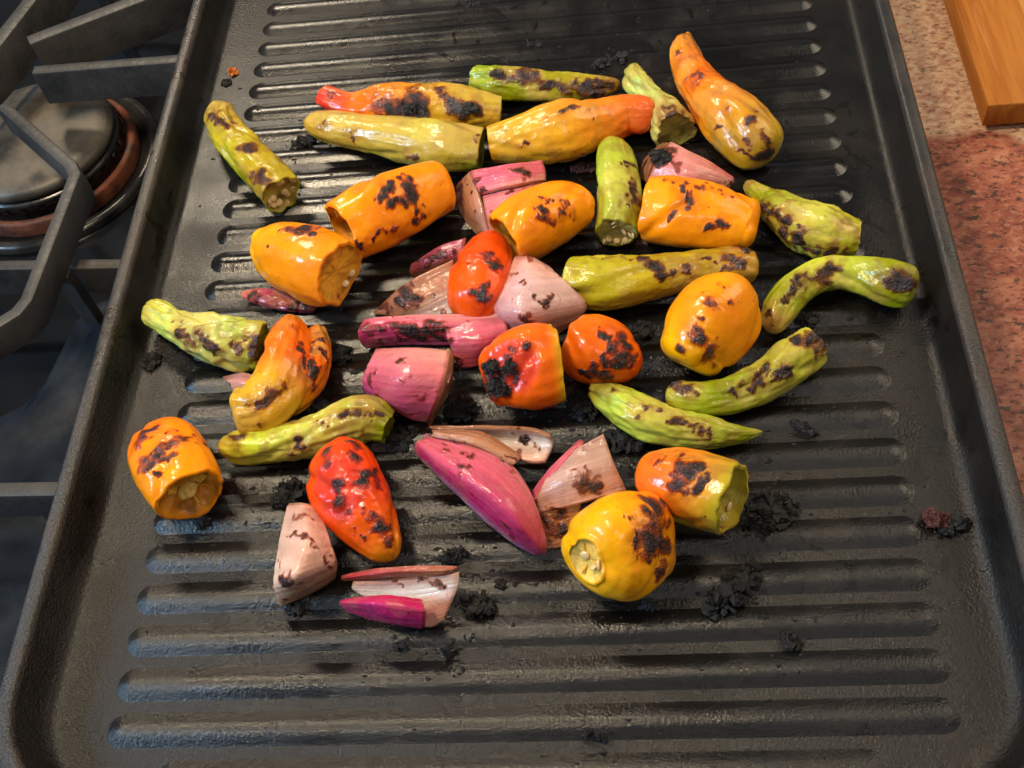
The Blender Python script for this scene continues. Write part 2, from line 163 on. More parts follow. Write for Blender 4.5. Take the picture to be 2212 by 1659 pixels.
{'name':'green_pepper', 'label':'lumpy green pepper lying under the folded orange pepper beside the red-orange mini', 'cat':'pepper', 'group':'blistered green peppers on the griddle', 'ctrl':[[-7.196, -3.285, 0.347, 0.279],[-6.583, -3.401, 0.445, 0.41],[-5.763, -3.383, 0.459, 0.429],[-4.901, -3.243, 0.504, 0.489],[-4.113, -2.971, 0.535, 0.53],[-3.578, -2.89, 0.55, 0.55],[-3.104, -3.042, 0.443, 0.407]], 'caps':('round', 'cut'), 'cols':[(0, (0.55, 0.45, 0.03)),(0.25, (0.48, 0.5, 0.03)),(0.6, (0.5, 0.46, 0.06)),(1, (0.25, 0.275, 0.004))], 'seed':12, 'opt':{'wr':0.1, 'lobes':3, 'la':0.08, 'brown':0.45}, 'marks':[[-6.762, -3.319, 0.828, 0.085],[-6.641, -3.365, 0.864, 0.076],[-6.598, -3.368, 0.869, 0.059],[-6.51, -3.343, 0.863, 0.094],[-4.859, -3.232, 1.034, 0.03],[-5.744, -3.0, 0.68, 0.087],[-5.503, -2.941, 0.711, 0.119],[-5.499, -2.975, 0.73, 0.119],[-5.336, -3.153, 0.927, 0.084],[-5.364, -2.928, 0.756, 0.082],[-5.222, -2.926, 0.793, 0.073],[-5.11, -3.537, 0.911, 0.098],[-5.08, -3.655, 0.782, 0.092],[-4.995, -3.664, 0.807, 0.083],[-5.38, -3.77, 0.607, 0.048],[-5.344, -3.748, 0.638, 0.062],[-5.262, -3.75, 0.648, 0.056],[-5.144, -3.728, 0.691, 0.076],[-4.063, -3.001, 1.096, 0.059],[-3.987, -3.027, 1.113, 0.095],[-3.881, -3.006, 1.145, 0.067],[-3.757, -2.986, 1.16, 0.094],[-4.422, -3.302, 1.052, 0.018],[-4.576, -3.224, 1.054, 0.042],[-4.488, -3.239, 1.074, 0.039],[-4.488, -3.239, 1.074, 0.041],[-3.339, -3.159, 1.005, 0.014],[-3.559, -2.933, 1.116, 0.077],[-3.508, -2.984, 1.122, 0.085],[-3.455, -2.95, 1.087, 0.068],[-3.414, -3.007, 1.091, 0.057],[-3.262, -2.906, 0.953, 0.084],[-3.223, -2.923, 0.94, 0.09]]},
{'name':'long_pepper', 'label':'smooth yellow-olive long pepper in front of the charred one with red tip', 'cat':'pepper', 'group':'long peppers on the griddle', 'ctrl':[[-6.423, 7.828, 0.401, 0.3],[-5.58, 7.333, 0.532, 0.475],[-4.386, 6.901, 0.575, 0.532],[-3.274, 6.42, 0.662, 0.649],[-2.203, 6.0, 0.702, 0.702],[-1.158, 5.863, 0.627, 0.602]], 'caps':('round', 'cut'), 'cols':[(0, (0.62, 0.3, 0.02)),(0.35, (0.62, 0.4, 0.03)),(0.75, (0.48, 0.42, 0.03)),(1, (0.25, 0.275, 0.004))], 'seed':13, 'opt':{'wr':0.05, 'lobes':3, 'la':0.04, 'brown':0.25, 'top2':(0.5, 0.34, 0.07)}, 'marks':[[-5.053, 6.719, 0.923, 0.063],[-4.92, 6.64, 0.901, 0.063],[-4.826, 6.609, 0.903, 0.078],[-4.794, 6.547, 0.793, 0.058],[-3.07, 5.589, 0.845, 0.092],[-3.07, 5.589, 0.845, 0.082],[-2.975, 5.532, 0.853, 0.096],[-2.925, 5.505, 0.856, 0.097],[-2.76, 5.448, 0.915, 0.064],[-1.121, 5.73, 1.183, 0.013],[-1.161, 5.776, 1.202, 0.037],[-1.171, 5.735, 1.195, 0.053],[-1.128, 5.688, 1.176, 0.064],[-5.801, 7.103, 0.904, 0.04],[-5.75, 7.073, 0.915, 0.032],[-5.636, 7.042, 0.961, 0.042]]},
{'name':'long_pepper', 'label':'long pepper with bright red split tip and thick black blisters', 'cat':'pepper', 'group':'long peppers on the griddle', 'ctrl':[[-6.011, 8.861, 0.416, 0.338],[-5.171, 8.32, 0.442, 0.372],[-4.036, 8.014, 0.599, 0.582],[-2.819, 7.743, 0.651, 0.651],[-1.7, 7.511, 0.647, 0.646],[-0.661, 7.458, 0.489, 0.435]], 'caps':('cut', 'cut'), 'cols':[(0, (0.74, 0.035, 0.012)),(0.14, (0.74, 0.035, 0.012)),(0.24, (0.84, 0.145, 0.001)),(0.6, (0.62, 0.33, 0.012)),(1, (0.55, 0.36, 0.03))], 'seed':14, 'opt':{'wr':0.07, 'lobes':3, 'la':0.06, 'brown':0.35, 'crust':[[-3.166, 7.305, 0.987, 0.198],[-1.381, 7.032, 1.028, 0.17]]}, 'marks':[[-3.64, 7.264, 0.68, 0.034],[-4.186, 7.567, 0.972, 0.197],[-4.027, 7.535, 0.979, 0.152],[-3.751, 7.558, 1.033, 0.136],[-3.751, 7.558, 1.033, 0.214],[-3.388, 7.502, 1.022, 0.137],[-3.632, 7.349, 0.954, 0.299],[-3.176, 7.254, 0.965, 0.172],[-3.157, 7.351, 1.008, 0.23],[-2.869, 7.261, 1.099, 0.306],[-3.108, 7.852, 1.255, 0.151],[-3.007, 7.589, 1.264, 0.187],[-2.927, 7.473, 1.246, 0.167],[-3.048, 7.383, 1.15, 0.146],[-2.255, 7.666, 1.327, 0.148],[-2.328, 7.582, 1.302, 0.087],[-2.254, 7.422, 1.272, 0.128],[-2.148, 7.396, 1.281, 0.123],[-2.007, 7.242, 1.204, 0.163],[-1.85, 7.131, 1.152, 0.178],[-1.738, 7.076, 1.117, 0.19],[-1.634, 6.853, 0.537, 0.032],[-1.933, 7.018, 1.072, 0.166],[-1.676, 7.069, 1.112, 0.217],[-1.499, 7.028, 1.053, 0.222],[-1.213, 7.041, 0.988, 0.151],[-4.096, 7.446, 0.879, 0.09],[-3.995, 7.411, 0.891, 0.107],[-3.891, 7.387, 0.897, 0.094],[-3.789, 7.362, 0.904, 0.087],[-3.689, 7.308, 0.818, 0.103],[-6.041, 8.822, 0.742, 0.014],[-5.942, 8.969, 0.743, 0.062],[-5.853, 8.912, 0.749, 0.05],[-5.777, 8.667, 0.756, 0.046],[-5.681, 8.628, 0.761, 0.049],[-5.6, 8.569, 0.764, 0.06]]},
{'name':'long_pepper', 'label':'golden long pepper with a round red-orange tip in the middle of the back row', 'cat':'pepper', 'group':'long peppers on the griddle', 'ctrl':[[-0.818, 6.039, 0.607, 0.533],[0.109, 6.075, 0.717, 0.681],[1.174, 6.148, 0.826, 0.826],[2.1, 6.516, 0.708, 0.669],[2.851, 6.84, 0.635, 0.572],[3.383, 6.812, 0.606, 0.533],[3.78, 6.878, 0.456, 0.332]], 'caps':('cut', 'round'), 'cols':[(0, (0.62, 0.33, 0.012)),(0.4, (0.72, 0.32, 0.012)),(0.6, (0.8, 0.25, 0.01)),(0.78, (0.84, 0.145, 0.001)),(0.95, (0.78, 0.06, 0.002)),(1, (0.78, 0.06, 0.002))], 'seed':15, 'opt':{'wr':0.05, 'lobes':3, 'la':0.04, 'brown':0.2}, 'marks':[[1.18, 6.021, 1.66, 0.085],[1.242, 6.033, 1.668, 0.067],[1.303, 6.048, 1.672, 0.072],[1.398, 6.145, 1.662, 0.068],[1.504, 6.183, 1.655, 0.064],[1.575, 6.143, 1.642, 0.097],[1.063, 6.002, 1.64, 0.021],[0.801, 5.924, 1.569, 0.063],[0.905, 5.927, 1.6, 0.037],[0.952, 5.992, 1.61, 0.059],[2.443, 6.466, 1.292, 0.054],[2.518, 6.506, 1.273, 0.051],[-0.011, 5.493, 1.035, 0.036],[0.04, 5.471, 0.996, 0.035],[0.118, 5.479, 1.061, 0.031],[0.154, 5.475, 1.069, 0.048],[1.591, 5.555, 0.348, 0.041],[1.709, 5.442, 0.554, 0.059],[1.77, 5.453, 0.613, 0.037],[1.871, 5.566, 0.486, 0.039],[2.114, 6.019, 1.318, 0.004],[2.044, 5.97, 1.35, 0.019],[2.133, 5.946, 1.237, 0.019]]},
{'name':'long_pepper', 'label':'big tapered orange pepper with a stem nub lying apart at upper right', 'cat':'pepper', 'group':'long peppers on the griddle', 'ctrl':[[4.903, 10.537, 0.277, 0.095],[4.882, 10.24, 0.317, 0.149],[4.727, 9.527, 0.514, 0.411],[4.838, 8.515, 0.586, 0.506],[5.247, 7.269, 0.698, 0.657],[5.783, 6.122, 0.823, 0.823],[6.313, 5.151, 0.793, 0.783],[6.675, 4.663, 0.602, 0.529]], 'caps':('round', 'round'), 'cols':[(0, (0.88, 0.275, 0.001)),(0.28, (0.82, 0.24, 0.006)),(0.48, (0.84, 0.145, 0.001)),(0.66, (0.8, 0.2, 0.006)),(0.84, (0.58, 0.28, 0.01)),(1, (0.38, 0.28, 0.01))], 'seed':16, 'opt':{'wr':0.05, 'lobes':3, 'la':0.05, 'brown':0.3, 'capk':0.5}, 'marks':[[4.439, 8.823, 0.925, 0.02],[4.512, 8.96, 0.981, 0.065],[4.494, 8.834, 0.974, 0.08],[4.538, 8.721, 1.008, 0.053],[4.564, 8.548, 1.031, 0.051],[4.553, 8.423, 1.026, 0.053],[4.586, 8.433, 1.047, 0.024],[4.654, 8.452, 1.08, 0.036],[4.7, 8.404, 1.113, 0.034],[4.733, 8.415, 1.14, 0.038],[4.865, 7.786, 1.228, 0.032],[4.935, 7.566, 1.271, 0.109],[4.939, 7.441, 1.251, 0.102],[4.992, 7.276, 1.289, 0.114],[4.868, 7.223, 1.233, 0.078],[4.941, 7.315, 1.245, 0.091],[4.954, 7.134, 1.259, 0.093],[4.753, 7.488, 1.148, 0.013],[4.682, 7.646, 1.081, 0.039],[4.667, 7.576, 1.061, 0.051],[6.32, 5.02, 1.623, 0.015],[6.09, 5.136, 1.677, 0.072],[6.241, 5.143, 1.669, 0.057],[6.223, 5.05, 1.647, 0.044],[5.66, 5.652, 1.658, 0.053],[5.718, 5.538, 1.664, 0.043],[5.972, 4.596, 1.091, 0.012],[5.997, 4.655, 1.338, 0.065],[6.027, 4.582, 1.258, 0.058],[6.128, 4.535, 1.263, 0.081],[6.384, 4.648, 1.459, 0.108],[6.533, 4.659, 1.413, 0.102],[6.533, 4.659, 1.413, 0.101],[6.378, 5.611, 1.556, 0.014],[6.285, 5.557, 1.609, 0.03],[6.316, 5.501, 1.606, 0.033],[6.348, 5.445, 1.603, 0.032],[6.374, 4.5, 1.251, 0.03],[6.318, 4.443, 0.927, 0.11],[6.392, 4.456, 1.015, 0.101],[6.525, 4.509, 0.988, 0.151],[6.629, 4.571, 1.03, 0.156],[5.79, 4.703, 0.991, 0.014],[5.854, 4.653, 0.971, 0.056],[5.949, 4.612, 0.988, 0.053],[5.988, 4.561, 0.922, 0.04],[6.09, 4.486, 1.035, 0.051],[5.279, 5.451, 1.127, 0.056],[5.304, 5.393, 1.129, 0.059]]},
{'name':'long_pepper', 'label':'olive long pepper lying crosswise in front of the right-hand yellow mini', 'cat':'pepper', 'group':'long peppers on the griddle', 'ctrl':[[1.309, 0.96, 0.617, 0.597],[2.074, 0.767, 0.676, 0.676],[3.009, 0.861, 0.621, 0.603],[3.895, 1.046, 0.559, 0.52],[4.78, 1.172, 0.519, 0.467],[5.519, 1.154, 0.534, 0.486],[5.983, 1.189, 0.447, 0.371]], 'caps':('cut', 'round'), 'cols':[(0, (0.42, 0.38, 0.012)),(0.35, (0.44, 0.35, 0.012)),(0.7, (0.4, 0.27, 0.012)),(1, (0.42, 0.22, 0.012))], 'seed':17, 'opt':{'wr':0.06, 'lobes':3, 'la':0.04, 'brown':0.35, 'capk':0.4}, 'marks':[[3.069, 1.094, 1.176, 0.092],[3.069, 1.094, 1.176, 0.102],[3.2, 1.072, 1.168, 0.129],[3.319, 0.92, 1.156, 0.089],[3.368, 0.89, 1.138, 0.114],[3.509, 0.843, 1.104, 0.133],[3.469, 0.618, 1.076, 0.07],[3.516, 0.599, 1.04, 0.085],[3.603, 0.594, 0.997, 0.056],[3.795, 0.685, 0.99, 0.082],[3.871, 0.708, 0.977, 0.074],[3.94, 0.763, 0.981, 0.065],[4.179, 0.852, 0.96, 0.073],[4.276, 0.764, 0.911, 0.115],[4.363, 0.723, 0.853, 0.072],[4.734, 0.998, 0.954, 0.014],[4.401, 1.06, 0.989, 0.044],[4.488, 1.037, 0.982, 0.06],[4.601, 1.123, 0.959, 0.066],[4.682, 1.131, 0.956, 0.052],[4.765, 1.106, 0.953, 0.074],[4.99, 1.01, 0.944, 0.022],[5.116, 1.172, 0.996, 0.088],[5.157, 1.134, 1.005, 0.101],[5.291, 1.126, 1.018, 0.078],[5.333, 1.013, 1.011, 0.065],[5.187, 0.826, 0.899, 0.076],[5.277, 0.817, 0.907, 0.071],[5.376, 0.813, 0.907, 0.084],[5.432, 0.852, 0.916, 0.079],[5.489, 0.854, 0.912, 0.086],[2.46, 1.243, 1.153, 0.022],[2.151, 1.055, 1.279, 0.073],[2.195, 0.97, 1.341, 0.049],[2.32, 1.07, 1.292, 0.06],[2.409, 1.03, 1.308, 0.053],[2.451, 1.033, 1.3, 0.053],[2.569, 1.087, 1.254, 0.05],[2.659, 1.046, 1.249, 0.044],[2.75, 1.01, 1.245, 0.048],[2.825, 1.063, 1.214, 0.064],[2.947, 1.077, 1.193, 0.046],[5.746, 1.393, 0.9, 0.016],[5.618, 1.58, 0.768, 0.112],[5.618, 1.58, 0.768, 0.076],[5.701, 1.361, 0.927, 0.097],[5.701, 1.361, 0.927, 0.116]]},
{'name':'long_pepper', 'label':'folded orange pepper with brown scorch streaks draped over the lumpy green one', 'cat':'pepper', 'group':'long peppers on the griddle', 'ctrl':[[-5.805, 0.299, 0.629, 0.168],[-5.691, -0.465, 0.846, 0.458],[-5.63, -1.287, 0.934, 0.575],[-5.741, -2.003, 0.961, 0.611],[-6.115, -2.565, 0.956, 0.605],[-6.75, -2.706, 0.84, 0.45]], 'caps':('round', 'dimple'), 'cols':[(0, (0.6, 0.34, 0.03)),(0.15, (0.84, 0.145, 0.001)),(0.5, (0.84, 0.145, 0.001)),(0.7, (0.62, 0.33, 0.012)),(1, (0.62, 0.33, 0.02))], 'seed':18, 'opt':{'wr':0.06, 'lobes':2, 'la':0.12, 'brown':0.3, 'lift':0.35}, 'marks':[[-5.832, -2.609, 1.537, 0.023],[-6.013, -2.793, 1.464, 0.088],[-5.887, -2.76, 1.391, 0.127],[-5.786, -2.71, 1.374, 0.092],[-5.725, -2.632, 1.436, 0.105],[-5.612, -2.54, 1.415, 0.106],[-5.584, -2.504, 1.42, 0.077],[-5.471, -2.37, 1.391, 0.097],[-6.171, -2.993, 1.333, 0.021],[-6.239, -2.961, 1.333, 0.048],[-6.134, -2.927, 1.338, 0.069],[-6.097, -2.868, 1.35, 0.053],[-6.079, -2.902, 1.339, 0.075],[-6.177, -3.199, 1.012, 0.008],[-6.054, -3.188, 1.027, 0.054],[-6.044, -3.194, 0.983, 0.055],[-5.471, -0.442, 1.236, 0.058],[-5.42, -0.547, 1.251, 0.07],[-5.389, -0.553, 1.182, 0.068],[-5.173, -1.095, 1.142, 0.02],[-5.242, -1.053, 1.231, 0.053],[-5.267, -1.204, 1.264, 0.083],[-5.201, -1.285, 1.226, 0.051],[-5.166, -1.252, 1.154, 0.051],[-5.148, -1.407, 1.132, 0.056],[-5.145, -1.561, 1.144, 0.086],[-5.116, -1.645, 1.116, 0.064]]},
{'name':'lobe', 'label':'x', 'cat':'x', 'group':'x', 'ctrl':[[-5.179, -0.065, 0.414, 0.266],[-5.094, -0.739, 0.508, 0.393],[-5.19, -1.523, 0.555, 0.455],[-5.51, -2.071, 0.523, 0.412],[-5.911, -2.4, 0.434, 0.294]], 'caps':('cut', 'round'), 'cols':[(0, (0.62, 0.16, 0.01)),(0.5, (0.84, 0.145, 0.001)),(1, (0.62, 0.33, 0.012))], 'seed':19, 'opt':{'wr':0.07, 'lobes':3, 'la':0.08, 'brown':0.45, 'lift':0.1}, 'marks':[[-5.318, -0.196, 0.661, 0.028],[-5.123, -0.707, 0.894, 0.094],[-5.133, -0.947, 0.963, 0.117],[-5.164, -0.946, 0.946, 0.086],[-5.072, -1.025, 0.99, 0.11],[-5.013, -1.208, 1.029, 0.076],[-5.005, -1.397, 1.033, 0.074],[-5.016, -1.451, 1.038, 0.079],[-4.973, -1.584, 1.023, 0.097],[-4.822, -1.531, 0.938, 0.037],[-5.089, -1.577, 1.048, 0.097],[-4.976, -1.714, 1.016, 0.097],[-4.976, -1.714, 1.016, 0.099],[-5.014, -1.867, 0.986, 0.093],[-4.946, -1.863, 0.882, 0.106],[-4.948, -1.961, 0.707, 0.09],[-4.792, -1.004, 0.866, 0.058],[-4.775, -1.113, 0.849, 0.049],[-4.733, -1.121, 0.795, 0.044],[-4.712, -1.206, 0.777, 0.058],[-4.774, -0.629, 0.799, 0.009],[-4.943, -0.568, 0.894, 0.07],[-4.875, -0.623, 0.882, 0.045],[-4.815, -0.654, 0.853, 0.045]], 'join':1},
{'name':'mini_pepper', 'label':'yellow-orange mini pepper with split open end and scattered dark scorch marks in the upper left', 'cat':'pepper', 'group':'mini sweet peppers on the griddle', 'ctrl':[[-4.496, 2.53, 1.316, 0.844],[-3.932, 2.938, 1.272, 0.934],[-3.349, 3.419, 1.154, 0.928],[-2.767, 3.942, 0.971, 0.833],[-2.047, 4.535, 0.744, 0.681]], 'caps':('open', 'dimple'), 'cols':[(0, (0.88, 0.275, 0.001)),(1, (0.88, 0.275, 0.001))], 'seed':20, 'opt':{'wr':0.015, 'lobes':3, 'la':0.035, 'inner':(0.7, 0.3, 0.02), 'depth':1.1, 'seeds':3, 'rib':1}, 'marks':[[-3.444, 2.894, 2.098, 0.112],[-3.344, 2.976, 2.082, 0.101],[-3.346, 3.143, 2.125, 0.113],[-3.211, 3.172, 2.077, 0.077],[-3.164, 3.213, 2.063, 0.096],[-3.179, 3.286, 2.086, 0.072],[-3.176, 2.709, 1.825, 0.101],[-3.176, 2.771, 1.865, 0.12],[-3.104, 2.832, 1.851, 0.106],[-3.055, 2.873, 1.841, 0.091],[-2.893, 2.956, 1.758, 0.1],[-2.8, 3.466, 1.926, 0.127],[-2.694, 3.415, 1.834, 0.121],[-2.715, 3.393, 1.844, 0.119],[-2.661, 3.244, 1.72, 0.133],[-2.404, 3.22, 1.413, 0.046],[-2.683, 3.222, 1.729, 0.1],[-2.704, 3.136, 1.7, 0.085],[-2.636, 3.14, 1.639, 0.11],[-2.579, 3.026, 1.486, 0.086],[-2.564, 2.99, 1.43, 0.096],[-2.55, 2.955, 1.372, 0.104],[-2.711, 2.707, 1.297, 0.079],[-2.664, 2.753, 1.285, 0.119],[-2.597, 2.847, 1.333, 0.077],[-2.576, 2.871, 1.326, 0.104],[-2.436, 3.006, 1.209, 0.076],[-3.696, 2.023, 1.498, 0.042],[-3.627, 2.095, 1.558, 0.047],[-3.569, 2.127, 1.557, 0.054],[-3.48, 2.178, 1.553, 0.062],[-3.42, 2.213, 1.55, 0.048],[-3.351, 2.226, 1.48, 0.059],[-3.306, 2.287, 1.541, 0.045],[-3.111, 2.389, 1.451, 0.104],[-3.057, 2.406, 1.374, 0.096],[-3.007, 3.534, 2.043, 0.013],[-3.144, 3.599, 2.082, 0.038],[-3.074, 3.567, 2.069, 0.039],[-3.027, 3.61, 2.051, 0.057],[-4.071, 3.161, 2.123, 0.044],[-3.921, 3.033, 2.19, 0.049],[-4.145, 1.831, 1.5, 0.046],[-4.129, 1.821, 1.504, 0.051],[-4.03, 1.816, 1.447, 0.071],[-4.023, 1.81, 1.383, 0.045],[-3.965, 1.835, 1.314, 0.069],[-3.178, 2.834, 1.905, 0.014],[-3.228, 2.856, 1.956, 0.072],[-3.202, 2.813, 1.91, 0.066]]},
{'name':'mini_pepper', 'label':'yellow mini pepper with blackened top and cut end turned to the right at left', 'cat':'pepper', 'group':'mini sweet peppers on the griddle', 'ctrl':[[-6.798, 2.599, 0.674, 0.574],[-6.206, 2.189, 0.966, 0.847],[-5.618, 1.79, 1.13, 0.948],[-5.064, 1.42, 1.236, 0.974],[-4.532, 1.13, 1.255, 0.882]], 'caps':('dimple', 'open'), 'cols':[(0, (0.88, 0.4, 0.002)),(0.6, (0.88, 0.275, 0.001)),(1, (0.84, 0.27, 0.01))], 'seed':21, 'opt':{'wr':0.02, 'lobes':3, 'la':0.05, 'inner':(0.74, 0.36, 0.03), 'depth':0.2, 'seeds':2}, 'marks':[[-5.892, 2.134, 1.937, 0.061],[-5.789, 2.146, 1.952, 0.057],[-5.687, 2.158, 1.959, 0.092],[-5.626, 2.202, 1.958, 0.054],[-5.503, 2.102, 1.951, 0.08],[-5.461, 2.163, 1.952, 0.06],[-5.376, 2.186, 1.942, 0.071],[-5.271, 2.187, 1.923, 0.089],[-5.188, 2.203, 1.897, 0.054],[-5.106, 2.218, 1.868, 0.082],[-5.066, 2.265, 1.829, 0.07],[-5.446, 1.845, 2.11, 0.076],[-5.401, 1.814, 2.122, 0.092],[-5.355, 1.782, 2.13, 0.09],[-5.198, 1.76, 2.14, 0.063],[-5.181, 1.833, 2.121, 0.104],[-5.072, 1.84, 2.108, 0.078],[-4.973, 1.927, 2.046, 0.068],[-5.992, 2.288, 1.917, 0.018],[-6.052, 2.084, 1.894, 0.039],[-5.996, 2.124, 1.913, 0.044],[-5.892, 2.134, 1.937, 0.05],[-5.832, 2.178, 1.952, 0.05],[-6.279, 1.616, 1.81, 0.01],[-6.236, 1.585, 1.823, 0.02],[-6.214, 1.508, 1.789, 0.025],[-5.494, 1.045, 2.024, 0.007],[-5.596, 1.052, 1.961, 0.022],[-5.517, 0.998, 1.973, 0.03]]},
{'name':'mini_pepper', 'label':'yellow-orange mini pepper in the centre with sticky seeds and scorch on top', 'cat':'pepper', 'group':'mini sweet peppers on the griddle', 'ctrl':[[-0.263, 2.104, 1.088, 0.764],[0.132, 2.374, 1.087, 0.862],[0.648, 2.795, 1.007, 0.855],[1.168, 3.172, 0.87, 0.772],[1.733, 3.522, 0.633, 0.557]], 'caps':('open', 'dimple'), 'cols':[(0, (0.88, 0.275, 0.001)),(1, (0.88, 0.275, 0.001))], 'seed':22, 'opt':{'wr':0.02, 'lobes':3, 'la':0.04, 'inner':(0.62, 0.3, 0.03), 'depth':0.7, 'seeds':2}, 'marks':[[0.768, 2.155, 1.774, 0.013],[0.625, 2.181, 1.865, 0.051],[0.699, 2.332, 1.865, 0.072],[0.79, 2.331, 1.823, 0.089],[0.872, 2.494, 1.801, 0.054],[0.672, 2.07, 1.792, 0.095],[0.758, 2.081, 1.733, 0.108],[0.802, 2.059, 1.68, 0.116],[0.919, 2.099, 1.614, 0.118],[0.989, 2.113, 1.547, 0.113],[0.647, 2.631, 1.887, 0.019],[0.704, 2.678, 1.873, 0.049],[0.781, 2.657, 1.855, 0.034],[0.858, 2.716, 1.838, 0.038],[0.892, 2.666, 1.815, 0.048],[1.222, 2.488, 1.606, 0.08],[1.256, 2.517, 1.594, 0.088],[1.363, 2.604, 1.556, 0.053],[1.316, 2.394, 1.455, 0.012],[1.185, 2.328, 1.547, 0.038],[1.266, 2.351, 1.471, 0.043],[1.316, 2.394, 1.455, 0.037],[1.408, 2.436, 1.369, 0.032],[1.498, 2.477, 1.282, 0.045],[0.549, 2.282, 1.917, 0.057],[0.588, 2.23, 1.894, 0.035],[1.192, 2.62, 1.644, 0.058],[1.317, 2.64, 1.593, 0.059],[1.669, 2.78, 0.489, 0.037],[1.683, 2.797, 0.484, 0.061]]},
{'name':'mini_pepper', 'label':'yellow-orange mini pepper with black spots and cut end facing left above the olive pepper', 'cat':'pepper', 'group':'mini sweet peppers on the griddle', 'ctrl':[[3.386, 2.937, 0.834, 0.819],[3.943, 2.783, 0.88, 0.88],[4.578, 2.616, 0.868, 0.864],[5.207, 2.437, 0.809, 0.785],[6.066, 2.245, 0.677, 0.61]], 'caps':('cut', 'dimple'), 'cols':[(0, (0.88, 0.275, 0.001)),(1, (0.88, 0.275, 0.001))], 'seed':23, 'opt':{'wr':0.03, 'lobes':3, 'la':0.05}, 'marks':[[4.269, 2.904, 1.755, 0.044],[4.348, 2.881, 1.746, 0.074],[4.454, 2.852, 1.733, 0.052],[4.518, 2.768, 1.745, 0.073],[4.691, 2.785, 1.712, 0.073],[4.328, 3.026, 1.728, 0.015],[3.855, 3.15, 1.715, 0.05],[3.943, 3.13, 1.73, 0.048],[4.031, 3.105, 1.732, 0.037],[4.131, 3.149, 1.717, 0.034],[4.222, 3.056, 1.736, 0.052],[4.33, 2.488, 1.698, 0.109],[4.394, 2.424, 1.631, 0.088],[4.339, 2.324, 1.591, 0.067],[4.372, 2.242, 1.592, 0.098],[3.861, 2.0, 1.413, 0.029],[3.902, 2.049, 1.456, 0.058],[3.946, 2.107, 1.488, 0.087],[4.039, 2.139, 1.527, 0.074],[5.241, 1.803, 1.275, 0.016],[4.859, 1.808, 1.306, 0.077],[5.017, 1.829, 1.323, 0.071],[5.089, 1.861, 1.354, 0.089],[5.229, 1.845, 1.322, 0.073],[4.918, 2.981, 1.627, 0.018],[4.864, 2.999, 1.634, 0.035],[4.954, 2.903, 1.642, 0.051],[4.98, 2.894, 1.639, 0.031],[5.092, 2.791, 1.634, 0.03],[5.19, 2.757, 1.607, 0.039],[5.223, 2.682, 1.605, 0.033],[5.272, 2.667, 1.591, 0.037],[5.354, 2.58, 1.565, 0.048],[5.43, 2.561, 1.547, 0.035],[4.208, 2.782, 1.767, 0.074],[4.219, 2.711, 1.766, 0.046],[4.309, 2.619, 1.76, 0.044],[4.406, 2.662, 1.765, 0.043],[4.673, 2.346, 1.616, 0.011],[4.724, 2.331, 1.613, 0.041],[4.758, 2.261, 1.592, 0.038]]},
{'name':'mini_pepper', 'label':'narrow red-orange pepper cap wedged behind the pale onion fan', 'cat':'pepper', 'group':'mini sweet peppers on the griddle', 'ctrl':[[-0.799, 2.572, 0.514, 0.413],[-0.801, 1.828, 0.7, 0.662],[-0.884, 1.065, 0.817, 0.817],[-0.958, 0.361, 0.809, 0.806],[-1.004, -0.284, 0.663, 0.612]], 'caps':('round', 'round'), 'cols':[(0, (0.78, 0.06, 0.002)),(0.5, (0.76, 0.07, 0.003)),(1, (0.78, 0.1, 0.003))], 'seed':24, 'opt':{'wr':0.03, 'lobes':3, 'la':0.03}, 'marks':[[-0.752, 1.136, 1.629, 0.093],[-0.687, 1.161, 1.622, 0.065],[-0.635, 1.06, 1.62, 0.071],[-0.458, 1.097, 1.541, 0.014],[-0.635, 1.06, 1.62, 0.089],[-0.641, 0.999, 1.629, 0.083],[-0.582, 0.961, 1.615, 0.076],[-0.462, 1.036, 1.549, 0.059],[-0.607, 0.744, 1.619, 0.023],[-0.474, 0.915, 1.559, 0.072],[-0.426, 0.878, 1.524, 0.086],[-0.441, 0.756, 1.524, 0.086],[-0.643, -0.096, 1.339, 0.041],[-0.872, 0.01, 1.51, 0.107],[-0.716, -0.053, 1.442, 0.138],[-0.784, -0.103, 1.406, 0.136],[-0.624, 0.167, 1.518, 0.012],[-0.728, 0.204, 1.584, 0.06],[-0.686, 0.098, 1.526, 0.05],[-0.691, 0.066, 1.512, 0.052],[-1.198, 1.338, 1.512, 0.047],[-1.103, 1.237, 1.577, 0.046],[-1.199, 0.997, 1.604, 0.006],[-1.262, 0.941, 1.58, 0.026],[-1.211, 0.874, 1.603, 0.035]]},
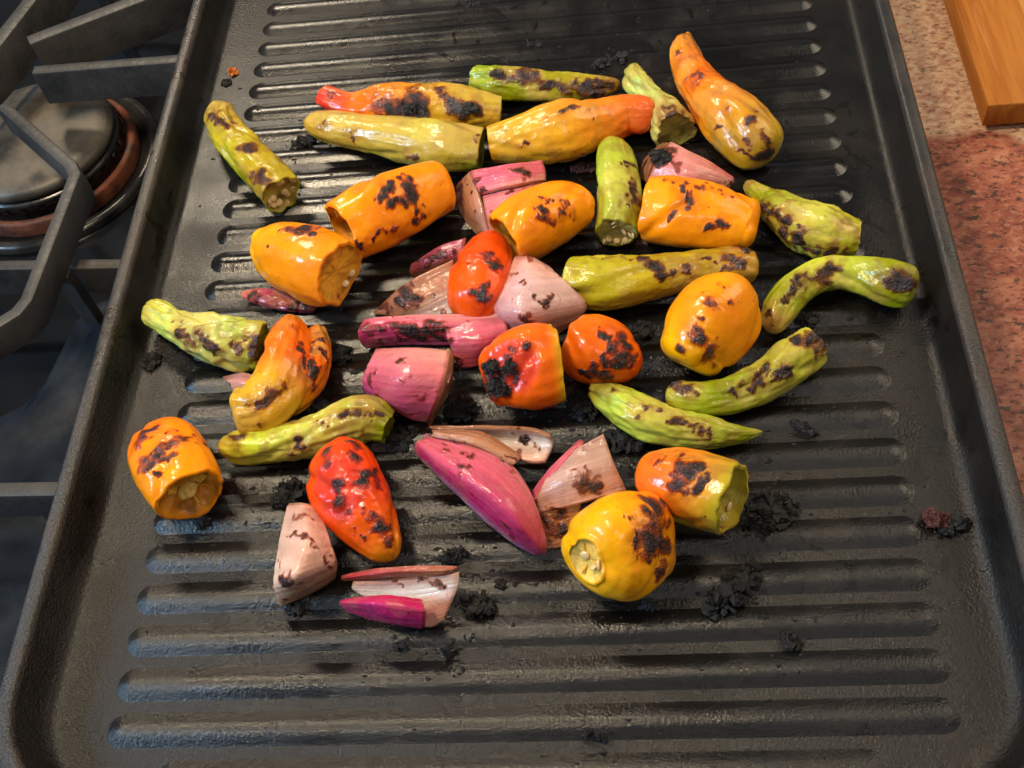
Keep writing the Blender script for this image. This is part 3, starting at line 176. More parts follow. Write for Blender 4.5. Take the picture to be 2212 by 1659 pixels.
{'name':'mini_pepper', 'label':'egg-shaped yellow mini pepper with five dark spots right of centre', 'cat':'pepper', 'group':'mini sweet peppers on the griddle', 'ctrl':[[5.363, -0.005, 0.8, 0.724],[5.005, -0.542, 1.003, 0.995],[4.579, -1.054, 1.025, 1.025],[4.23, -1.498, 0.903, 0.862],[3.973, -1.881, 0.664, 0.544]], 'caps':('round', 'dimple'), 'cols':[(0, (0.88, 0.275, 0.001)),(0.5, (0.88, 0.275, 0.001)),(1, (0.88, 0.4, 0.002))], 'seed':25, 'opt':{'wr':0.015, 'lobes':3, 'la':0.05}, 'marks':[[4.484, -1.172, 2.102, 0.09],[4.524, -1.121, 2.113, 0.091],[4.631, -1.247, 2.09, 0.102],[4.625, -1.127, 2.121, 0.074],[4.651, -1.222, 2.096, 0.074],[4.669, -1.199, 2.1, 0.062],[4.626, -1.831, 1.693, 0.041],[4.214, -1.756, 1.83, 0.137],[4.313, -1.844, 1.765, 0.138],[4.336, -1.908, 1.695, 0.145],[4.553, -2.005, 1.464, 0.094],[4.495, -2.057, 1.406, 0.09],[4.555, -2.079, 1.299, 0.123],[4.497, -2.144, 1.104, 0.085],[3.923, -2.125, 1.341, 0.028],[3.871, -2.018, 1.533, 0.059],[3.857, -2.039, 1.495, 0.09],[3.907, -2.072, 1.493, 0.091],[5.009, -1.145, 2.021, 0.014],[5.078, -1.166, 1.977, 0.043],[5.078, -1.166, 1.977, 0.058],[5.078, -1.166, 1.977, 0.054],[4.478, -0.805, 2.072, 0.007],[4.459, -0.828, 2.071, 0.029],[4.516, -0.878, 2.099, 0.033],[4.39, -1.539, 1.988, 0.01],[4.291, -1.539, 1.973, 0.031],[4.352, -1.585, 1.962, 0.042],[4.83, -0.633, 2.106, 0.04],[4.873, -0.709, 2.123, 0.039],[4.935, -0.762, 2.124, 0.052]]},
{'name':'mini_pepper', 'label':'orange mini pepper with a sunken red blister crusted black in the centre', 'cat':'pepper', 'group':'mini sweet peppers on the griddle', 'ctrl':[[0.962, -1.81, 0.945, 0.93],[0.586, -1.881, 0.991, 0.991],[0.141, -1.939, 0.968, 0.961],[-0.257, -1.978, 0.839, 0.789],[-0.608, -1.966, 0.631, 0.51]], 'caps':('cut', 'dimple'), 'cols':[(0, (0.62, 0.33, 0.012)),(0.15, (0.8, 0.13, 0.003)),(1, (0.8, 0.1, 0.003))], 'seed':26, 'opt':{'red':[0.004, -2.41, 1.727, 0.74], 'wr':0.03, 'lobes':3, 'la':0.05, 'crust':[[-0.469, -2.279, 1.534, 0.214],[-0.062, -2.412, 1.703, 0.159],[-0.393, -2.608, 1.232, 0.236]]}, 'marks':[[-0.122, -2.179, 1.836, 0.075],[-0.557, -2.215, 1.506, 0.181],[-0.547, -2.302, 1.426, 0.217],[-0.267, -2.44, 1.533, 0.23],[-0.166, -2.408, 1.648, 0.052],[-0.166, -2.408, 1.648, 0.143],[-0.108, -2.458, 1.629, 0.157],[-0.029, -2.502, 1.609, 0.151],[-0.588, -2.524, 1.159, 0.151],[-0.522, -2.617, 1.119, 0.239],[-0.176, -2.731, 1.235, 0.168],[0.298, -2.701, 1.509, 0.036],[-0.099, -2.69, 1.315, 0.082],[0.018, -2.633, 1.394, 0.074],[0.061, -2.588, 1.454, 0.1],[0.035, -2.097, 1.921, 0.025],[0.025, -2.026, 1.935, 0.103],[0.05, -2.024, 1.944, 0.076],[0.171, -2.011, 1.981, 0.076],[0.25, -2.077, 1.973, 0.086],[0.304, -1.997, 2.008, 0.104],[0.408, -1.983, 2.009, 0.096]]},
{'name':'mini_pepper', 'label':'small dark orange mini pepper with scorched right flank in the centre', 'cat':'pepper', 'group':'mini sweet peppers on the griddle', 'ctrl':[[1.47, -1.242, 0.786, 0.77],[1.83, -1.414, 0.832, 0.832],[2.238, -1.551, 0.789, 0.774],[2.596, -1.641, 0.647, 0.585],[2.957, -1.634, 0.446, 0.318]], 'caps':('cut', 'round'), 'cols':[(0, (0.74, 0.15, 0.004)),(1, (0.68, 0.085, 0.003))], 'seed':27, 'opt':{'wr':0.03, 'lobes':3, 'la':0.04}, 'marks':[[2.014, -1.298, 1.591, 0.027],[2.069, -1.499, 1.588, 0.118],[2.125, -1.517, 1.573, 0.111],[2.182, -1.535, 1.553, 0.107],[2.903, -1.774, 1.082, 0.027],[2.511, -1.53, 1.404, 0.154],[2.583, -1.708, 1.406, 0.105],[2.676, -1.726, 1.352, 0.125],[2.738, -1.729, 1.295, 0.112],[2.224, -2.027, 1.454, 0.028],[2.309, -1.88, 1.523, 0.136],[2.375, -1.895, 1.493, 0.108],[2.476, -1.961, 1.39, 0.117],[2.609, -2.006, 1.256, 0.121],[2.016, -2.239, 1.081, 0.046],[1.832, -2.202, 1.112, 0.167],[2.041, -2.269, 0.959, 0.117],[2.107, -2.234, 1.115, 0.113],[2.193, -2.256, 0.964, 0.13],[2.525, -2.123, 1.188, 0.108],[2.481, -2.156, 1.164, 0.137],[2.643, -2.106, 1.115, 0.08],[2.682, -2.121, 1.048, 0.105],[1.533, -2.139, 1.074, 0.1],[1.589, -2.171, 1.013, 0.097],[1.614, -2.166, 1.072, 0.081],[1.698, -2.206, 0.947, 0.089],[1.782, -2.226, 0.882, 0.095],[2.076, -2.094, 1.409, 0.077],[2.119, -2.139, 1.343, 0.047],[2.243, -2.117, 1.347, 0.047],[2.304, -2.123, 1.317, 0.048],[2.344, -2.125, 1.294, 0.057],[2.714, -1.869, 1.263, 0.019],[2.751, -1.98, 1.15, 0.075],[2.785, -1.97, 1.124, 0.09],[2.806, -1.884, 1.148, 0.097]]},
{'name':'mini_pepper', 'label':'orange mini pepper with its hollow end towards the camera beside the left gutter', 'cat':'pepper', 'group':'mini sweet peppers on the griddle', 'ctrl':[[-8.667, -3.156, 0.682, 0.608],[-8.245, -3.763, 0.927, 0.852],[-7.881, -4.299, 1.028, 0.903],[-7.578, -4.718, 1.072, 0.878],[-7.364, -5.021, 1.084, 0.811]], 'caps':('round', 'open'), 'cols':[(0, (0.84, 0.145, 0.001)),(0.6, (0.88, 0.275, 0.001)),(1, (0.88, 0.275, 0.001))], 'seed':28, 'opt':{'wr':0.02, 'lobes':3, 'la':0.03, 'inner':(0.66, 0.28, 0.02), 'depth':0.6, 'seeds':2, 'rib':1, 'core':1}, 'marks':[[-7.947, -4.318, 1.898, 0.085],[-7.922, -4.241, 1.894, 0.111],[-7.789, -4.209, 1.876, 0.078],[-7.8, -4.084, 1.847, 0.094],[-7.738, -4.066, 1.834, 0.11],[-7.659, -4.064, 1.834, 0.094],[-7.561, -3.972, 1.802, 0.105],[-8.047, -4.394, 1.863, 0.079],[-7.97, -4.396, 1.888, 0.066],[-7.933, -4.338, 1.899, 0.064],[-7.933, -4.338, 1.899, 0.06],[-7.841, -4.244, 1.889, 0.065],[-7.613, -3.892, 1.793, 0.048],[-7.528, -3.906, 1.772, 0.055],[-7.482, -3.88, 1.73, 0.046],[-7.437, -3.856, 1.685, 0.039],[-7.391, -3.831, 1.641, 0.046],[-7.325, -3.838, 1.599, 0.053],[-7.324, -3.753, 1.54, 0.066],[-7.888, -3.719, 1.789, 0.017],[-7.819, -3.706, 1.775, 0.065],[-7.819, -3.706, 1.775, 0.079],[-7.751, -3.692, 1.758, 0.057],[-8.338, -4.522, 1.76, 0.134],[-8.235, -4.54, 1.773, 0.17],[-8.127, -4.58, 1.795, 0.127],[-7.238, -3.887, 1.556, 0.021],[-7.248, -3.728, 1.349, 0.054],[-7.214, -3.686, 1.149, 0.059],[-7.212, -3.67, 1.079, 0.048],[-8.292, -3.804, 1.779, 0.051],[-8.611, -4.005, 1.705, 0.11],[-8.617, -3.881, 1.698, 0.122],[-8.454, -3.789, 1.748, 0.136],[-8.514, -3.701, 1.719, 0.096],[-8.474, -3.644, 1.701, 0.13],[-8.321, -3.55, 1.666, 0.122],[-7.42, -4.18, 1.82, 0.012],[-7.848, -4.455, 1.89, 0.078],[-7.755, -4.475, 1.88, 0.06],[-7.705, -4.438, 1.886, 0.094],[-7.64, -4.419, 1.891, 0.086],[-7.588, -4.381, 1.887, 0.067],[-7.869, -4.835, 1.844, 0.047],[-7.796, -4.81, 1.819, 0.053]]},
{'name':'mini_pepper', 'label':'elongated red-orange mini pepper with a row of charred patches near the front left', 'cat':'pepper', 'group':'mini sweet peppers on the griddle', 'ctrl':[[-4.122, -3.91, 0.614, 0.543],[-3.911, -4.479, 0.808, 0.801],[-3.663, -5.08, 0.827, 0.827],[-3.334, -5.61, 0.737, 0.707],[-3.009, -6.06, 0.601, 0.525],[-2.641, -6.491, 0.417, 0.281]], 'caps':('dimple', 'round'), 'cols':[(0, (0.78, 0.06, 0.002)),(0.55, (0.78, 0.06, 0.002)),(0.8, (0.84, 0.145, 0.001)),(1, (0.72, 0.3, 0.012))], 'seed':29, 'opt':{'wr':0.05, 'lobes':3, 'la':0.05, 'red':[-3.757, -5.293, 1.627, 0.808]}, 'marks':[[-3.504, -4.318, 1.571, 0.022],[-3.529, -4.049, 1.405, 0.141],[-3.541, -4.37, 1.616, 0.125],[-3.511, -4.44, 1.63, 0.109],[-3.47, -4.541, 1.641, 0.12],[-4.15, -4.343, 1.542, 0.026],[-4.136, -4.384, 1.557, 0.15],[-4.174, -4.266, 1.506, 0.138],[-4.081, -4.535, 1.601, 0.14],[-3.594, -4.917, 1.717, 0.026],[-3.361, -4.812, 1.64, 0.123],[-3.337, -4.864, 1.637, 0.125],[-3.208, -4.988, 1.589, 0.142],[-3.231, -5.188, 1.618, 0.145],[-3.049, -4.819, 1.356, 0.084],[-3.046, -4.912, 1.394, 0.09],[-2.952, -5.035, 1.302, 0.11],[-2.932, -5.159, 1.318, 0.104],[-2.87, -5.206, 1.247, 0.085],[-3.725, -5.236, 1.667, 0.041],[-3.899, -5.161, 1.632, 0.076],[-3.798, -5.229, 1.651, 0.127],[-3.782, -5.343, 1.563, 0.09],[-3.871, -5.59, 1.437, 0.116],[-3.748, -5.675, 1.435, 0.181],[-3.565, -5.746, 1.435, 0.142],[-3.163, -5.767, 1.418, 0.067],[-3.13, -5.816, 1.39, 0.083],[-3.023, -5.88, 1.331, 0.096],[-3.089, -5.959, 1.31, 0.114],[-2.886, -6.076, 1.181, 0.21],[-2.811, -6.11, 1.12, 0.188],[-2.733, -6.278, 0.995, 0.147],[-3.494, -6.117, 1.131, 0.042],[-3.479, -6.167, 1.072, 0.059],[-3.266, -6.276, 1.033, 0.048],[-3.195, -6.297, 1.025, 0.056]]},
{'name':'mini_pepper', 'label':'plump yellow mini pepper nearest the camera, one side burnt dark brown', 'cat':'pepper', 'group':'mini sweet peppers on the griddle', 'ctrl':[[1.623, -7.182, 1.468, 0.534],[1.681, -7.133, 1.428, 0.748],[1.841, -6.999, 1.32, 0.961],[2.11, -6.774, 1.138, 1.09],[2.437, -6.499, 0.916, 1.1],[2.727, -6.256, 0.72, 0.983],[3.018, -6.012, 0.523, 0.769]], 'caps':('open', 'dimple'), 'cols':[(0, (0.88, 0.4, 0.002)),(0.6, (0.88, 0.4, 0.002)),(1, (0.88, 0.275, 0.001))], 'seed':30, 'opt':{'wr':0.02, 'lobes':3, 'la':0.06, 'inner':(0.8, 0.52, 0.1), 'depth':0.22, 'seeds':3, 'rib':1}, 'marks':[[3.332, -6.036, 1.492, 0.091],[2.966, -6.056, 1.838, 0.22],[3.094, -6.286, 1.862, 0.158],[3.113, -6.267, 1.834, 0.19],[3.202, -6.278, 1.712, 0.206],[2.89, -6.469, 2.053, 0.19],[3.06, -6.636, 1.897, 0.141],[3.072, -6.625, 1.888, 0.122],[2.983, -6.606, 1.979, 0.307],[3.036, -6.821, 1.831, 0.207],[3.041, -6.966, 1.739, 0.333],[2.837, -6.814, 2.029, 0.177],[2.904, -6.926, 1.909, 0.133],[3.045, -7.038, 1.696, 0.139],[3.305, -6.866, 1.337, 0.146],[3.243, -6.984, 1.336, 0.127],[3.086, -7.182, 1.498, 0.117],[3.166, -7.213, 1.218, 0.106],[2.842, -7.293, 1.686, 0.067],[2.966, -7.222, 1.634, 0.073],[2.981, -7.213, 1.627, 0.107],[3.086, -7.182, 1.498, 0.084],[3.096, -7.363, 1.128, 0.072],[3.131, -7.353, 1.112, 0.102],[2.635, -7.339, 1.809, 0.007],[2.648, -6.861, 2.135, 0.024],[2.671, -6.929, 2.086, 0.025],[2.671, -7.003, 2.035, 0.027],[2.686, -7.063, 1.982, 0.034],[2.664, -7.139, 1.937, 0.023],[2.689, -7.185, 1.878, 0.026],[2.685, -7.248, 1.833, 0.036],[2.667, -7.256, 1.837, 0.03],[2.452, -6.601, 2.247, 0.011],[2.494, -6.567, 2.231, 0.035],[2.55, -6.521, 2.21, 0.036]]},
{'name':'mini_pepper', 'label':'orange-to-green mini pepper with charred top and hollow seedy end facing right', 'cat':'pepper', 'group':'mini sweet peppers on the griddle', 'ctrl':[[2.902, -4.794, 0.604, 0.539],[3.278, -5.03, 0.87, 0.726],[3.734, -5.285, 1.047, 0.796],[4.179, -5.529, 1.176, 0.801],[4.669, -5.802, 1.283, 0.777]], 'caps':('round', 'open'), 'cols':[(0, (0.84, 0.145, 0.001)),(0.5, (0.78, 0.2, 0.01)),(0.8, (0.66, 0.3, 0.015)),(1, (0.42, 0.33, 0.012))], 'seed':31, 'opt':{'wr':0.03, 'lobes':3, 'la':0.03, 'inner':(0.44, 0.34, 0.03), 'depth':0.9, 'seeds':7, 'low2':(0.52, 0.4, 0.02), 'brown':0.3}, 'marks':[[3.142, -5.024, 1.694, 0.067],[3.151, -4.96, 1.683, 0.059],[3.23, -5.006, 1.727, 0.062],[3.249, -5.017, 1.737, 0.079],[3.6, -5.141, 1.843, 0.132],[3.763, -5.372, 1.916, 0.189],[3.917, -5.317, 1.925, 0.139],[3.886, -5.368, 1.936, 0.025],[3.63, -5.299, 1.888, 0.111],[3.557, -5.399, 1.86, 0.132],[3.606, -5.617, 1.819, 0.168],[3.399, -5.69, 1.692, 0.107],[3.472, -5.731, 1.716, 0.124],[3.603, -5.738, 1.774, 0.086],[4.0, -5.899, 1.907, 0.028],[3.89, -5.837, 1.88, 0.068],[3.984, -5.829, 1.929, 0.085],[4.031, -5.784, 1.942, 0.069],[4.05, -5.794, 1.945, 0.077],[4.135, -5.71, 1.992, 0.064],[4.179, -5.667, 2.01, 0.066],[3.637, -5.82, 1.762, 0.066],[3.708, -5.859, 1.782, 0.077],[3.832, -5.866, 1.84, 0.065],[3.888, -5.897, 1.854, 0.059],[3.963, -5.879, 1.899, 0.098],[3.996, -6.271, 1.511, 0.011],[4.0, -6.284, 1.453, 0.035],[4.028, -6.297, 1.397, 0.045],[4.074, -6.313, 1.464, 0.036],[3.614, -5.018, 1.779, 0.046],[3.695, -4.943, 1.732, 0.053],[3.736, -5.026, 1.779, 0.047],[3.785, -4.994, 1.762, 0.045]]},
{'name':'onion_sliver', 'label':'small purple onion sliver tucked under the left yellow mini pepper', 'cat':'onion', 'group':'red onion pieces on the griddle', 'ctrl':[[-7.544, 1.632, 0.105, 0.104],[-7.008, 1.449, 0.17, 0.23],[-6.202, 1.189, 0.199, 0.285],[-5.387, 0.973, 0.139, 0.17]], 'caps':('round', 'round'), 'cols':[(0, (0.55, 0.16, 0.1)),(0.3, (0.4, 0.06, 0.1)),(1, (0.32, 0.03, 0.08))], 'seed':32, 'opt':{'wr':0.1, 'lobes':3, 'la':0.06, 'brown':0.4, 'sq':0.7}, 'marks':[[-7.004, 1.224, 0.294, 0.015],[-7.176, 1.439, 0.301, 0.102],[-6.982, 1.3, 0.337, 0.077],[-6.96, 1.231, 0.322, 0.09],[-6.842, 1.2, 0.346, 0.062],[-6.115, 1.209, 0.4, 0.018],[-6.175, 0.932, 0.33, 0.098],[-5.996, 0.94, 0.327, 0.101],[-5.906, 0.957, 0.309, 0.137],[-5.794, 0.97, 0.325, 0.086],[-5.734, 0.956, 0.318, 0.113],[-5.619, 0.923, 0.286, 0.104],[-6.51, 1.076, 0.372, 0.043],[-6.435, 1.033, 0.363, 0.048]]}]
ONIONS = [
{'name':'onion_piece', 'label':'pink onion chunk behind the central yellow mini pepper, brown along its left cut side', 'cat':'onion', 'group':'red onion pieces on the griddle', 'layers':[[[[[-1.381, 4.789, 0.95],[-0.34, 4.607, 1.25],[0.629, 4.917, 1.0]],[[-1.22, 4.14, 1.1],[-0.186, 4.03, 1.4],[0.725, 4.558, 0.95]],[[-1.032, 3.765, 1.1],[-0.088, 3.716, 1.35],[0.741, 4.311, 0.85]]],[((0.66, 0.13, 0.18),(0.66, 0.13, 0.18)),((0.68, 0.16, 0.24),(0.66, 0.13, 0.18)),((0.72, 0.23, 0.23),(0.74, 0.42, 0.31))], 0.16],[[[[-1.006, 3.84, 0.95],[-0.082, 3.778, 1.2],[0.677, 4.396, 0.7]],[[-0.876, 3.081, 1.0],[-0.072, 3.146, 1.2],[0.506, 3.945, 0.6]],[[-0.812, 2.779, 0.5],[-0.135, 2.727, 0.6],[0.417, 3.31, 0.3]]],[((0.72, 0.23, 0.23),(0.72, 0.23, 0.23)),((0.72, 0.23, 0.23),(0.72, 0.23, 0.23)),((0.74, 0.42, 0.31),(0.74, 0.42, 0.31))], 0.18],[[[[-1.437, 4.842, 0.85],[-1.161, 3.99, 0.95],[-0.995, 3.301, 0.9],[-0.872, 2.878, 0.45]],[[-1.699, 4.898, 0.5],[-1.529, 4.102, 0.55],[-1.336, 3.538, 0.5],[-1.089, 3.122, 0.2]],[[-1.898, 5.077, 0.12],[-1.817, 4.384, 0.1],[-1.617, 3.8, 0.06],[-1.243, 3.238, 0.03]]],[((0.55, 0.32, 0.18),(0.74, 0.42, 0.31)),((0.28, 0.12, 0.05),(0.55, 0.32, 0.18)),((0.28, 0.12, 0.05),(0.55, 0.32, 0.18))], 0.14]], 'seed':40, 'marks':[[0.037, 4.279, 1.327, 0.149],[0.209, 4.215, 1.28, 0.129],[0.209, 4.215, 1.28, 0.151],[-1.192, 3.894, 0.902, 0.01],[-1.2, 3.972, 0.913, 0.048],[-1.058, 3.818, 1.095, 0.043],[-1.023, 3.816, 1.104, 0.059],[-0.939, 3.784, 1.125, 0.051],[-0.82, 3.745, 1.158, 0.037],[-0.268, 3.687, 1.333, 0.01],[-0.251, 3.697, 1.188, 0.047],[-0.248, 3.647, 1.193, 0.048],[-0.245, 3.596, 1.199, 0.051],[-1.418, 4.481, 0.782, 0.02],[-1.619, 4.529, 0.554, 0.098],[-1.621, 4.45, 0.532, 0.091],[-1.623, 4.412, 0.52, 0.06],[-1.636, 4.273, 0.469, 0.094],[-1.614, 4.195, 0.469, 0.06]], 'crust':[]},
{'name':'onion_piece', 'label':'salmon onion wedge with a black crusted corner behind the right-hand yellow mini', 'cat':'onion', 'group':'red onion pieces on the griddle', 'layers':[[[[[4.078, 5.416, 0.9],[4.902, 4.595, 1.0],[5.739, 4.276, 0.45]],[[3.691, 4.636, 1.05],[4.553, 3.969, 1.15],[5.644, 4.049, 0.5]],[[3.368, 4.227, 0.6],[4.241, 3.74, 0.7],[5.344, 3.851, 0.3]]],[((0.74, 0.42, 0.31),(0.66, 0.13, 0.18)),((0.72, 0.23, 0.23),(0.74, 0.42, 0.31)),((0.74, 0.42, 0.31),(0.74, 0.42, 0.31))], 0.22],[[[[3.982, 5.478, 0.8],[3.597, 4.764, 0.9],[3.322, 4.33, 0.5]],[[3.795, 5.792, 0.4],[3.438, 5.238, 0.4],[3.256, 4.666, 0.2]],[[3.65, 6.027, 0.05],[3.319, 5.553, 0.05],[3.184, 4.84, 0.03]]],[((0.28, 0.12, 0.05),(0.28, 0.12, 0.05)),((0.28, 0.12, 0.05),(0.55, 0.32, 0.18)),((0.28, 0.12, 0.05),(0.55, 0.32, 0.18))], 0.15]], 'seed':41, 'marks':[[3.296, 4.709, 0.301, 0.058],[3.381, 5.181, 0.346, 0.14],[3.668, 5.006, 0.836, 0.189],[3.884, 4.742, 1.074, 0.236],[3.942, 4.768, 1.068, 0.189],[3.842, 4.664, 1.088, 0.034],[3.702, 4.512, 1.048, 0.075],[3.787, 4.499, 1.083, 0.115],[3.907, 4.458, 1.111, 0.105],[3.951, 4.451, 1.119, 0.09],[3.995, 4.444, 1.127, 0.081],[3.678, 5.532, 0.506, 0.063],[3.782, 5.323, 0.726, 0.047],[3.838, 5.373, 0.745, 0.049],[3.977, 5.207, 0.948, 0.047],[3.977, 5.207, 0.948, 0.064],[5.35, 3.972, 0.624, 0.031],[5.427, 4.016, 0.619, 0.033],[5.467, 4.023, 0.592, 0.041],[5.597, 4.047, 0.518, 0.045],[5.661, 4.08, 0.498, 0.033]], 'crust':[[3.722, 4.693, 1.069, 0.209],[3.935, 4.502, 1.114, 0.122]]},
{'name':'onion_piece', 'label':'pale fan-shaped onion petal with brown sear marks in the very centre', 'cat':'onion', 'group':'red onion pieces on the griddle', 'layers':[[[[[-0.064, 1.666, 0.95],[0.362, 1.559, 1.05],[0.748, 1.287, 0.9]],[[-0.36, 0.686, 1.15],[0.359, 0.181, 1.55],[1.275, 0.524, 1.15]],[[-0.741, 0.111, 0.95],[0.241, -0.731, 1.6],[1.725, 0.06, 0.85]],[[-0.858, 0.217, 0.3],[0.276, -0.785, 0.9],[1.554, -0.126, 0.4]],[[-0.702, 0.117, 0.03],[0.314, -0.534, 0.2],[0.936, -0.308, 0.05]]],[((0.74, 0.42, 0.31),(0.74, 0.42, 0.31)),((0.66, 0.46, 0.42),(0.64, 0.48, 0.42)),((0.6, 0.38, 0.36),(0.58, 0.42, 0.35)),((0.58, 0.34, 0.31),(0.55, 0.32, 0.18)),((0.55, 0.32, 0.18),(0.55, 0.32, 0.18))], 0.2]], 'seed':42, 'marks':[[0.233, 0.022, 1.59, 0.02],[0.172, 0.222, 1.518, 0.048],[0.227, 0.195, 1.538, 0.051],[0.305, 0.086, 1.581, 0.044],[0.56, -0.389, 1.58, 0.006],[0.567, -0.261, 1.586, 0.039],[0.608, -0.37, 1.563, 0.029],[0.607, -0.427, 1.557, 0.03],[0.655, -0.504, 1.511, 0.028],[0.708, -0.519, 1.468, 0.038],[0.708, -0.519, 1.468, 0.052],[0.707, -0.478, 1.486, 0.041],[0.81, -0.417, 1.427, 0.052],[0.86, -0.342, 1.415, 0.051],[0.909, -0.264, 1.405, 0.046],[0.262, -0.803, 1.471, 0.057],[0.222, -0.814, 1.373, 0.059],[0.317, -0.817, 1.314, 0.058],[0.367, -0.812, 1.251, 0.069],[0.418, -0.8, 1.184, 0.06],[0.655, 1.097, 1.131, 0.019],[0.642, 1.323, 1.002, 0.036],[0.683, 1.24, 1.025, 0.035],[0.735, 1.088, 1.09, 0.034],[0.759, 0.927, 1.158, 0.036],[1.732, -0.049, 0.679, 0.011],[1.62, -0.013, 0.894, 0.041],[1.687, -0.026, 0.806, 0.044],[1.687, -0.026, 0.806, 0.057],[0.892, -0.16, 1.428, 0.049],[0.939, -0.131, 1.4, 0.043],[1.034, -0.071, 1.34, 0.031],[-0.005, -0.265, 1.571, 0.035],[-0.005, -0.265, 1.571, 0.022],[0.077, -0.394, 1.622, 0.029]], 'crust':[]},
{'name':'onion_piece', 'label':'thin dark red and brown onion leaves left of the narrow red-orange cap', 'cat':'onion', 'group':'red onion pieces on the griddle', 'layers':[[[[[-2.868, 1.959, 0.5],[-2.131, 2.242, 0.8],[-1.378, 2.407, 0.9]],[[-2.936, 1.807, 0.35],[-2.119, 1.872, 0.75],[-1.432, 1.967, 0.9]],[[-2.845, 1.755, 0.1],[-2.118, 1.739, 0.5],[-1.473, 1.821, 0.6]]],[((0.26, 0.04, 0.06),(0.36, 0.04, 0.09)),((0.2, 0.04, 0.05),(0.3, 0.03, 0.07)),((0.28, 0.12, 0.05),(0.28, 0.12, 0.05))], 0.1],[[[[-3.911, 0.72, 0.1],[-2.904, 1.099, 0.75],[-1.673, 1.632, 0.95]],[[-3.358, 0.519, 0.15],[-2.598, 0.63, 0.55],[-1.663, 1.071, 0.7]],[[-2.948, 0.423, 0.04],[-2.185, 0.274, 0.2],[-1.577, 0.39, 0.3]]],[((0.28, 0.12, 0.05),(0.45, 0.2, 0.1)),((0.34, 0.14, 0.05),(0.55, 0.32, 0.18)),((0.4, 0.2, 0.1),(0.86, 0.88, 0.72))], 0.1]], 'seed':43, 'marks':[[-2.206, 0.763, 0.615, 0.045],[-2.803, 0.903, 0.662, 0.156],[-2.725, 0.722, 0.58, 0.169],[-2.656, 0.687, 0.564, 0.123],[-3.168, 0.718, 0.454, 0.084],[-3.031, 0.666, 0.471, 0.102],[-3.35, 0.605, 0.228, 0.033],[-3.654, 0.789, 0.24, 0.063],[-3.565, 0.77, 0.265, 0.104],[-3.438, 0.695, 0.268, 0.093],[-2.509, 1.834, 0.555, 0.011],[-2.63, 1.823, 0.484, 0.072],[-2.6, 1.83, 0.507, 0.059],[-2.51, 1.86, 0.579, 0.047],[-2.42, 1.852, 0.614, 0.052],[-2.361, 1.865, 0.649, 0.058],[-2.333, 1.96, 0.696, 0.067],[-2.189, 1.9, 0.737, 0.059],[-2.106, 1.867, 0.754, 0.055],[-2.026, 1.908, 0.795, 0.093],[-1.897, 1.926, 0.826, 0.054],[-1.847, 1.922, 0.832, 0.055],[-1.698, 1.966, 0.872, 0.071],[-2.868, 1.96, 0.499, 0.04],[-2.76, 2.004, 0.541, 0.037],[-2.706, 2.026, 0.564, 0.049]], 'crust':[]},
